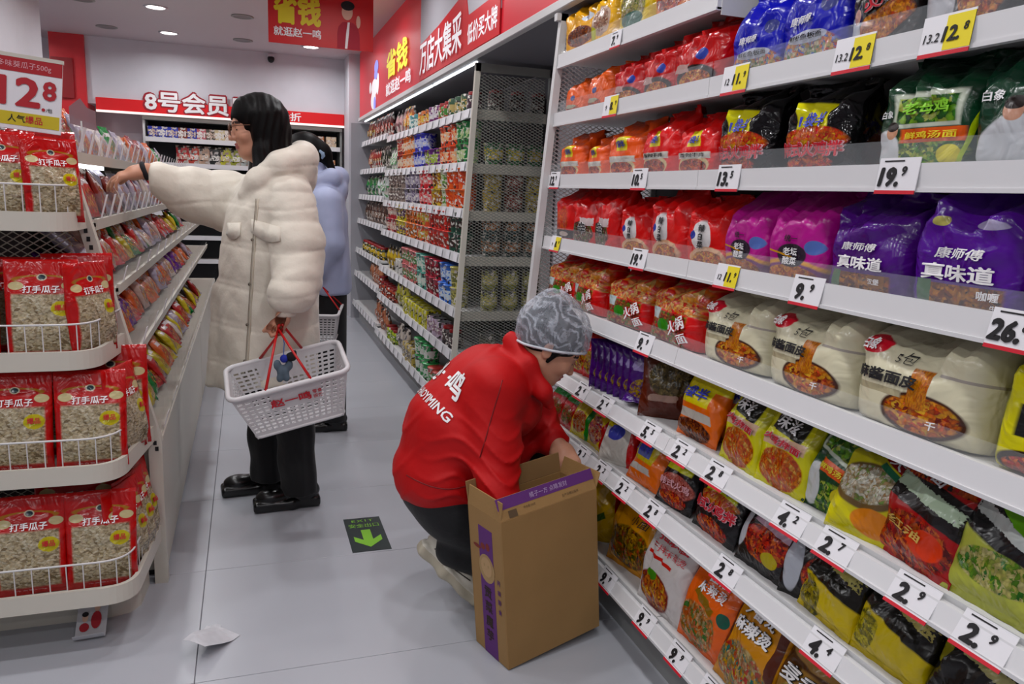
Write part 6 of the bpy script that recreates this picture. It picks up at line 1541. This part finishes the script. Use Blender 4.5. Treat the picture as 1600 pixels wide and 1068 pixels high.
# sneakers
SNK = mat('sneaker_white', '#cfc9bb', .6, bump=.15, bscale=50); SOL = mat('sneaker_sole', '#b5ac98', .6); LACE = mat('sneaker_line', '#55504a', .7)
def sneaker(nm, O, A, s):
    o = organic(nm, lambda q: shoe_sdf(q, .010, False) - .0025 * np.sin(q[:, 0] * 70 + q[:, 2] * 60) * (q[:, 2] < .03), (-.03, -.065, -.008), (.29, .065, .17), .005, [SNK, SOL], kp, 1, lambda c: (c[:, 2] < .030).astype(np.int32))
    place_local(o, O - KO, A, s)
    for k in range(4):
        x = .10 + k * .022; z = .108 - k * .013
        MB().tube([(x, -.032, z - .012), (x + .004, 0, z + .004), (x, .032, z - .012)], .0028, 5).build('lace', PAPER, o, True)
    for sg in (-1, 1):
        MB().tube([(.03, sg * .0405, .05), (.08, sg * .042, .066), (.13, sg * .041, .048), (.19, sg * .044, .058)], .0022, 5).build('side_line', LACE, o, True)
dirv = np.array([.165, -.05, -.175]); dirv /= np.linalg.norm(dirv)
sneaker('sneaker', np.array([.487, 2.245, .196]), ax(dirv, (.72, .0, .69)), .98)
sneaker('sneaker', np.array([.83, 2.375, .002]), ax((1, -.05, 0)), .72)
# hair and hair net
def nplane(q): return -.427 * q[:, 0] + .904 * q[:, 2]
def k_hair(p):
    q = to_local(p, KHO, KHA, KHS)
    d = ell(q, (-.012, 0, .028), (.098, .083, .090)); d = smin(d, ell(q, (-.055, 0, .085), (.045, .05, .040)), .03)
    d = smax(d, -.022 - nplane(q), .006)
    d = smin(d, rcone(q, (.008, .074, .0), (.004, .073, -.04), .014, .006), .01); d = smin(d, rcone(q, (.008, -.074, .0), (.004, -.073, -.04), .014, .006), .01)
    return d * KHS
ko('hair', k_hair, (.74, 2.02, .78), (1.02, 2.31, 1.04), .0045, [HAIR], 1)
def net_core(q):
    d = ell(q, (-.014, 0, .036), (.113, .099, .103)); d = smin(d, ell(q, (-.055, 0, .100), (.050, .055, .042)), .03)
    return d + .0022 * np.sin(q[:, 1] * 90 + np.sin(q[:, 0] * 30) * 2 + q[:, 2] * 40) + .0015 * np.sin(q[:, 0] * 150 + q[:, 1] * 60)
def k_net(p):
    q = to_local(p, KHO, KHA, KHS); d = net_core(q)
    return smax(np.abs(d) - .0022, -.010 - nplane(q), .003) * KHS
NET = bpy.data.materials.new('hair_net'); NET.use_nodes = True
nt = NET.node_tree; b = nt.nodes['Principled BSDF']; b.inputs['Base Color'].default_value = srgb('#c6cbd6'); b.inputs['Roughness'].default_value = .6
tc = N(nt, 'ShaderNodeTexCoord'); mpn = N(nt, 'ShaderNodeMapping'); mpn.inputs['Rotation'].default_value = (.3, .75, .5)
wv = N(nt, 'ShaderNodeTexWave', wave_type='BANDS'); wv.inputs['Scale'].default_value = 9; wv.inputs['Distortion'].default_value = 16; wv.inputs['Detail'].default_value = 4; wv.inputs['Detail Scale'].default_value = 1.6
pw = N(nt, 'ShaderNodeMath', operation='POWER'); pw.inputs[1].default_value = 3.0
cr = N(nt, 'ShaderNodeMapRange'); cr.inputs[3].default_value = .17; cr.inputs[4].default_value = .52
nt.links.new(tc.outputs['Object'], mpn.inputs[0]); nt.links.new(mpn.outputs[0], wv.inputs['Vector']); nt.links.new(wv.outputs['Fac'], pw.inputs[0]); nt.links.new(pw.outputs[0], cr.inputs[0]); nt.links.new(cr.outputs[0], b.inputs['Alpha'])
nb = ko('hair_net', k_net, (.72, 2.0, .76), (1.04, 2.33, 1.06), .0040, [NET], 1)
ring = []
for k in range(40):
    a = 2 * math.pi * k / 40; c, s_ = math.cos(a), math.sin(a)
    lo, hi = 0.0, .2      # march outwards in the brim plane to the net surface
    for _ in range(24):
        m = (lo + hi) / 2; x = -.008 + m * c * .904; y = m * s_; z = .0 + m * c * .427
        if net_core(np.array([[x, y, z - .0]], np.float32))[0] < 0: lo = m
        else: hi = m
    x = -.008 + lo * c * .904; y = lo * s_; z = -.006 + lo * c * .427
    ring.append(tuple(KHO - KO + KHS * (KHA @ np.array([x, y, z]))))
MB().tube(ring, .0042, 6, closed=True).build('net_elastic', mat('net_elastic', '#cdd0d8', .6), kp, True)

# ------------------------------------------------------------------ tall carton in front of the worker
BOX = mat('cardboard', '#9a7748', .75, var=.05, vscale=7, bump=.08, bscale=120); BOXI = mat('cardboard_inside', '#8a6a42', .8, var=.04)
bx = empty('cardboard_carton', (.67, 1.832, 0)); tag(bx, 'open tall cardboard carton with purple print standing on the floor', 'carton')
Wd, Dp, Ht, T_ = .338, .172, .455, .004
A = np.stack([np.array([.334, .095, .034]) / np.linalg.norm([.334, .095, .034]), np.zeros(3), np.zeros(3)], 1)
fx_ = A[:, 0]; up = np.array([-.102, -.02, .994]); up -= fx_ * (up @ fx_); up /= np.linalg.norm(up); dy_ = np.cross(up, fx_)
BM = np.stack([fx_, dy_, up], 1); place_local(bx, np.array([.670, 1.834, .003]), BM)
MB().box((0, 0, 0), (Wd, T_, Ht), ch=.001).build('front_panel', BOX, bx)
MB().box((0, Dp - T_, 0), (Wd, Dp, Ht + .0), ch=.001).build('rear_panel', BOX, bx)
MB().box((0, T_, 0), (T_, Dp - T_, Ht), ch=.001).build('side_panel', BOX, bx)
MB().box((Wd - T_, T_, 0), (Wd, Dp - T_, Ht), ch=.001).build('side_panel', BOX, bx)
MB().box((T_, T_, 0), (Wd - T_, Dp - T_, T_)).build('bottom', BOX, bx)
fl_ = MB().box((.001, 0, 0), (Wd - .001, T_, .062), ch=.001).build('front_flap', BOX, bx); fl_.location = (0, 0, Ht); fl_.rotation_euler = (math.radians(-26), 0, 0)
MB().box((.001, -.0006, .030), (Wd - .001, 0.0004, .0615)).build('purple_strip', mat('print_purple', '#5e2a72', .7), fl_)
flat_text('flap_lettering', [(text2d('橘子一方 点睛发财', Wd * .52, .045, h=.015, bold=.0), 0, 0), (text2d('净含量100克', Wd * .30, .019, h=.007, bold=0), 1, 0), (text2d('生产日期见箱体', Wd * .72, .014, h=.008, bold=.0), 1, 0), (rect2d(Wd * .13, .013, .028, .020), 1, 0)], lambda u, v, l: (u, -.0012 - l, v), [mat('print_lilac', '#b39ac0', .7), mat('print_brown', '#5a4630', .7)], fl_)
rf_ = MB().box((.001, -T_, 0), (Wd - .001, 0, .06), ch=.001).build('rear_flap', BOXI, bx); rf_.location = (0, Dp, Ht); rf_.rotation_euler = (math.radians(-8), 0, 0)
sf_ = MB().box((0, .002, 0), (T_, Dp - .002, .055), ch=.001).build('side_flap', BOX, bx); sf_.location = (0, 0, Ht - .002); sf_.rotation_euler = (0, math.radians(8), 0)
sf2 = MB().box((-T_, .002, 0), (0, Dp - .002, .05), ch=.001).build('side_flap', BOX, bx); sf2.location = (Wd, 0, Ht - .002); sf2.rotation_euler = (0, math.radians(22), 0)
PUR = mat('print_purple', '#5e2a72', .7); PBR = mat('print_dark_red', '#7a2a22', .7); CBL = mat('print_tan', '#a8895c', .7)
MB().box((-.0008, .050, .0), (.0002, .120, Ht - .05)).build('purple_band', PUR, bx)
FS = lambda u, v, l: (-.0012 - l, -u, v)      # left side, read from the left
mb = MB()
def sd(cy, cz, r1, r2, mi, l): mb.add([(-.0012 - l, cy + r1 * math.cos(a), cz + r2 * math.sin(a)) for a in [-2 * math.pi * k / 18 for k in range(18)]], [tuple(range(18))], mi)
sd(.085, .28, .040, .044, 0, 0); sd(.085, .285, .028, .03, 1, .0006); sd(.10, .345, .012, .010, 2, 0); sd(.075, .35, .010, .012, 2, 0); sd(.13, .335, .02, .006, 2, 0)
sd(.075, .29, .004, .005, 0, .001); sd(.095, .29, .004, .005, 0, .001)
mb.build('printed_emblem', [CBL, mat('print_tan2', '#b8966a', .7), PBR], bx)
specs = []
for i, c_ in enumerate('贡菜魔芋'):
    specs.append((text2d(c_, -.085, .205 - i * .046, h=.036, bold=.02), 0, 0))
flat_text('side_lettering', specs, FS, [mat('print_dark_brown', '#3a2a20', .7)], bx)
flat_text('edge_lettering', [(text2d('A' if False else c_, -.026, .26 - i * .03, h=.016, bold=.01), 0, 0) for i, c_ in enumerate('开袋即食')], FS, [PUR], bx)
# ================================================================== shopper in a pale lavender jacket behind her
lp = empty('person', (.40, 4.25, 0)); tag(lp, 'shopper in pale lavender hooded jacket seen behind the woman in cream', 'person')
LO = np.array([.40, 4.25, 0])
def lo_(name, fn, a, b, h, mats, it=2):
    o = organic(name, fn, a, b, h, mats, lp, it); o.location = tuple(-LO); return o
LHO = np.array([.285, 4.25, 1.475]); LHA = ax((-.9, .35, -.25)); LHS = 1.04
def l_body(p):
    d = head_sdf(to_local(p, LHO, LHA, LHS)) * LHS
    d = smin(d, rcone(p, (.31, 4.25, 1.42), (.36, 4.25, 1.30), .05, .06), .03)
    d = smin(d, ell(p, (.38, 4.25, 1.12), (.10, .15, .2)), .05)
    for s in (-1, 1): d = smin(d, chain(p, [(.38, 4.25 + s * .15, 1.27), (.40, 4.25 + s * .20, 1.04), (.30, 4.25 + s * .19, .88)], [.05, .04, .025], .02), .04)
    for s in (-1, 1): d = smin(d, hand_sdf(p, (.30, 4.25 + s * .19, .88), (-.6, 0, -.8), (-.6, -s * .6, .2), curl=.5, side=s), .012)
    return d
lo_('body', l_body, (.12, 3.95, .72), (.56, 4.56, 1.62), .008, [SKIN], 1)
LAV = mat('jacket_lavender', '#a3abca', .6, sheen=.1, var=.03, bump=.2, bscale=20)
def l_jack(p):
    d = profile_sdf(p, [.7, .8, 1.0, 1.2, 1.3, 1.4], [(.41, 4.25), (.41, 4.25), (.40, 4.25), (.385, 4.25), (.375, 4.25), (.36, 4.25)], [.125, .125, .118, .118, .10, .04], [.20, .20, .195, .195, .15, .06])
    d = smin(d, ell(p, (.375, 4.25, 1.27), (.11, .19, .08)), .04)
    for s in (-1, 1): d = smin(d, chain(p, [(.385, 4.25 + s * .17, 1.25), (.405, 4.25 + s * .21, 1.04), (.33, 4.25 + s * .20, .91)], [.072, .062, .052], .03), .035)
    hood = chain(p, [(.33, 4.14, 1.345), (.42, 4.16, 1.37), (.455, 4.25, 1.37), (.42, 4.34, 1.37), (.33, 4.36, 1.345)], [.035, .045, .055, .045, .035], .03)
    d = smin(d, hood, .01); d = smin(d, ell(p, (.455, 4.25, 1.31), (.06, .11, .075)), .012)
    d = smax(d, .768 - p[:, 2], .015)
    return d + wrinkle(p, .004, 22, 31) + wrinkle(p, .0015, 60, 33)
lo_('jacket', l_jack, (.22, 3.94, .74), (.56, 4.56, 1.46), .0085, [LAV], 1)
def l_hair(p):
    q = to_local(p, LHO, LHA, LHS); d = ell(q, (-.012, 0, .028), (.100, .086, .092)); d = smin(d, ell(q, (-.10, 0, .0), (.045, .04, .05)), .03)
    d = smin(d, chain(q, [(-.11, 0, -.02), (-.13, 0, -.10)], [.03, .015], .02), .02)
    return smax(d, -ell(q, (.125, 0, -.035), (.098, .09, .09)), .012) * LHS
lo_('hair', l_hair, (.12, 4.1, 1.30), (.50, 4.42, 1.62), .006, [HAIR], 1)
o = MB().tube([tuple(LHO - LO + LHA @ np.array([-.105 + .01 * math.sin(4 * a), .04 * math.cos(a), .0 + .04 * math.sin(a)])) for a in [2 * math.pi * k / 24 for k in range(24)]], .012, 8, closed=True).build('scrunchie', mat('scrunchie_blue', '#8fa6c0', .8), lp, True)
def l_trou(p):
    d = smin(rcone(p, (.40, 4.17, .80), (.43, 4.17, .05), .10, .065), rcone(p, (.40, 4.33, .80), (.40, 4.33, .05), .10, .065), .03)
    return smax(smax(d, .055 - p[:, 2], .006), p[:, 2] - .82, .02)
lo_('trousers', l_trou, (.27, 4.03, .03), (.54, 4.47, .85), .008, [TROU], 1)
for hy in (4.17, 4.33):
    o = organic('shoe', lambda q: shoe_sdf(q, .01), (-.02, -.06, -.006), (.28, .06, .17), .006, [SHOE], lp, 1); place_local(o, np.array([.50, hy, .001]) - LO, ax((-1, .1, 0)))
b2 = basket('shopping_basket', 'white shopping basket held by the shopper in lavender', False); place_local(b2, np.array([.352, 4.06, .55]), ax((.2, .97, .08)), .8)
for s in (-1, 1): MB().tube([(-.08, s * .131, .2), (0, s * .02, .33), (.08, s * .131, .2)], .005, 8).build('handle', HR, b2, True)

# ================================================================== on the floor
t = empty('floor_decal', (.413, 2.816, 0)); tag(t, 'dark green floor sticker with a light green arrow', 'floor sticker')
MB().box((-.0725, -.151, .0002), (.0725, .151, .0012)).build('sheet', mat('decal_dark', '#1d2b2c', .45), t)
GA = mat('decal_green', '#7fbf2a', .5)
MB().prism([(-.018, .035), (.018, .035), (.018, -.055), (.052, -.020), (.052, -.062), (0, -.118), (-.052, -.062), (-.052, -.020), (-.018, -.055)], 2, .0013, .0018).build('arrow', GA, t)
flat_text('lettering', [(text2d('安全出口', 0, .077, wid=.118, h=.034, bold=.0), 0, 0)], lambda u, v, l: (u, v, .0015 + l), [GA], t)
flat_text('lettering_small', [(text2d('EXIT', 0, .122, wid=.085, h=.020, bold=.0, space=1.3), 0, 0)], lambda u, v, l: (u, v, .0015 + l), [GA], t)
# crumpled receipts
def crumple(nm, w_, l_, seed, amp, loc, rz, label, m):
    r = np.random.default_rng(seed); nu, nv = 14, 18; U, Vv = np.meshgrid(np.linspace(-1, 1, nu), np.linspace(-1, 1, nv), indexing='ij'); Z = np.zeros_like(U)
    for k in range(7):
        a = r.uniform(0, math.pi); c = r.uniform(-.8, .8); d = U * math.cos(a) + Vv * math.sin(a) - c; Z += np.abs(d) * r.uniform(-1, 1)
    Z = Z - Z.min(); Z = Z / Z.max() * amp
    V = np.stack([U * w_ / 2 * (1 - .12 * Z / amp), Vv * l_ / 2 * (1 - .15 * np.sin(Z / amp * 3)), Z + .001], -1).reshape(-1, 3)
    F_ = [(i * nv + j, (i + 1) * nv + j, (i + 1) * nv + j + 1, i * nv + j + 1) for i in range(nu - 1) for j in range(nv - 1)]
    o = mesh_obj(nm, V, F_, [m]); o.location = loc; o.rotation_euler = (0, 0, rz); md = o.modifiers.new('thick', 'SOLIDIFY'); md.thickness = .0006; md.offset = 1
    tag(o, label, 'paper'); return o
SLIP = mat('receipt_paper', '#c3c3c8', .65, var=.06, vscale=40)
crumple('crumpled_receipt', .085, .15, 5, .055, (-.128, 2.18, 0), .9 - math.pi / 2, 'crumpled white receipt on the floor tile in the aisle', SLIP)
crumple('receipt_scrap', .03, .05, 8, .012, (-.128, 2.265, 0), 1.2, 'small torn receipt scrap beside the crumpled receipt', SLIP)
# photo slip leaning at the foot of the stand
t = empty('photo_slip', (-.462, 2.335, 0)); tag(t, 'curled photo slip leaning below the lowest seed tray', 'paper')
V = []; n = 12
for i in range(n + 1):
    s = i / n
    y, z = (.075 - .10 * min(s / .55, 1), .085 - .075 * min(s / .55, 1)) if s < .55 else (-.025 - .035 * (s - .55) / .45, .010 + .018 * ((s - .55) / .45) ** 2 - .008 * math.sin((s - .55) / .45 * math.pi))
    V += [(-.040, y, z + .001), (.040, y + .006, z + .001)]
o = mesh_obj('sheet', V, [(2 * i, 2 * i + 1, 2 * i + 3, 2 * i + 2) for i in range(n)], [SLIP], t); md = o.modifiers.new('thick', 'SOLIDIFY'); md.thickness = .0006
mb = MB()
def pd(cx, s, rx, rs, mi, l):
    pts = []
    for k in range(14):
        a = 2 * math.pi * k / 14; u = cx + rx * math.cos(a); q = min(max(s - rs * math.sin(a), .02), .53); y = .075 - .10 * q / .55 + .003; z = .085 - .075 * q / .55
        pts.append((u, y - .0012 * (1 + l), z + .0030 + .0008 * l))
    mb.add(pts, [tuple(range(14))], mi)
pd(.012, .20, .008, .06, 1, 1); pd(.012, .155, .009, .035, 0, 2); pd(-.018, .33, .008, .06, 1, 1); pd(-.018, .285, .009, .035, 0, 2); pd(.012, .37, .014, .12, 2, 1); pd(-.018, .46, .013, .06, 2, 1)
mb.build('print', [INK, mat('print_skin', '#e0b8a0', .6), mat('print_crimson', '#a81c2a', .6)], t)
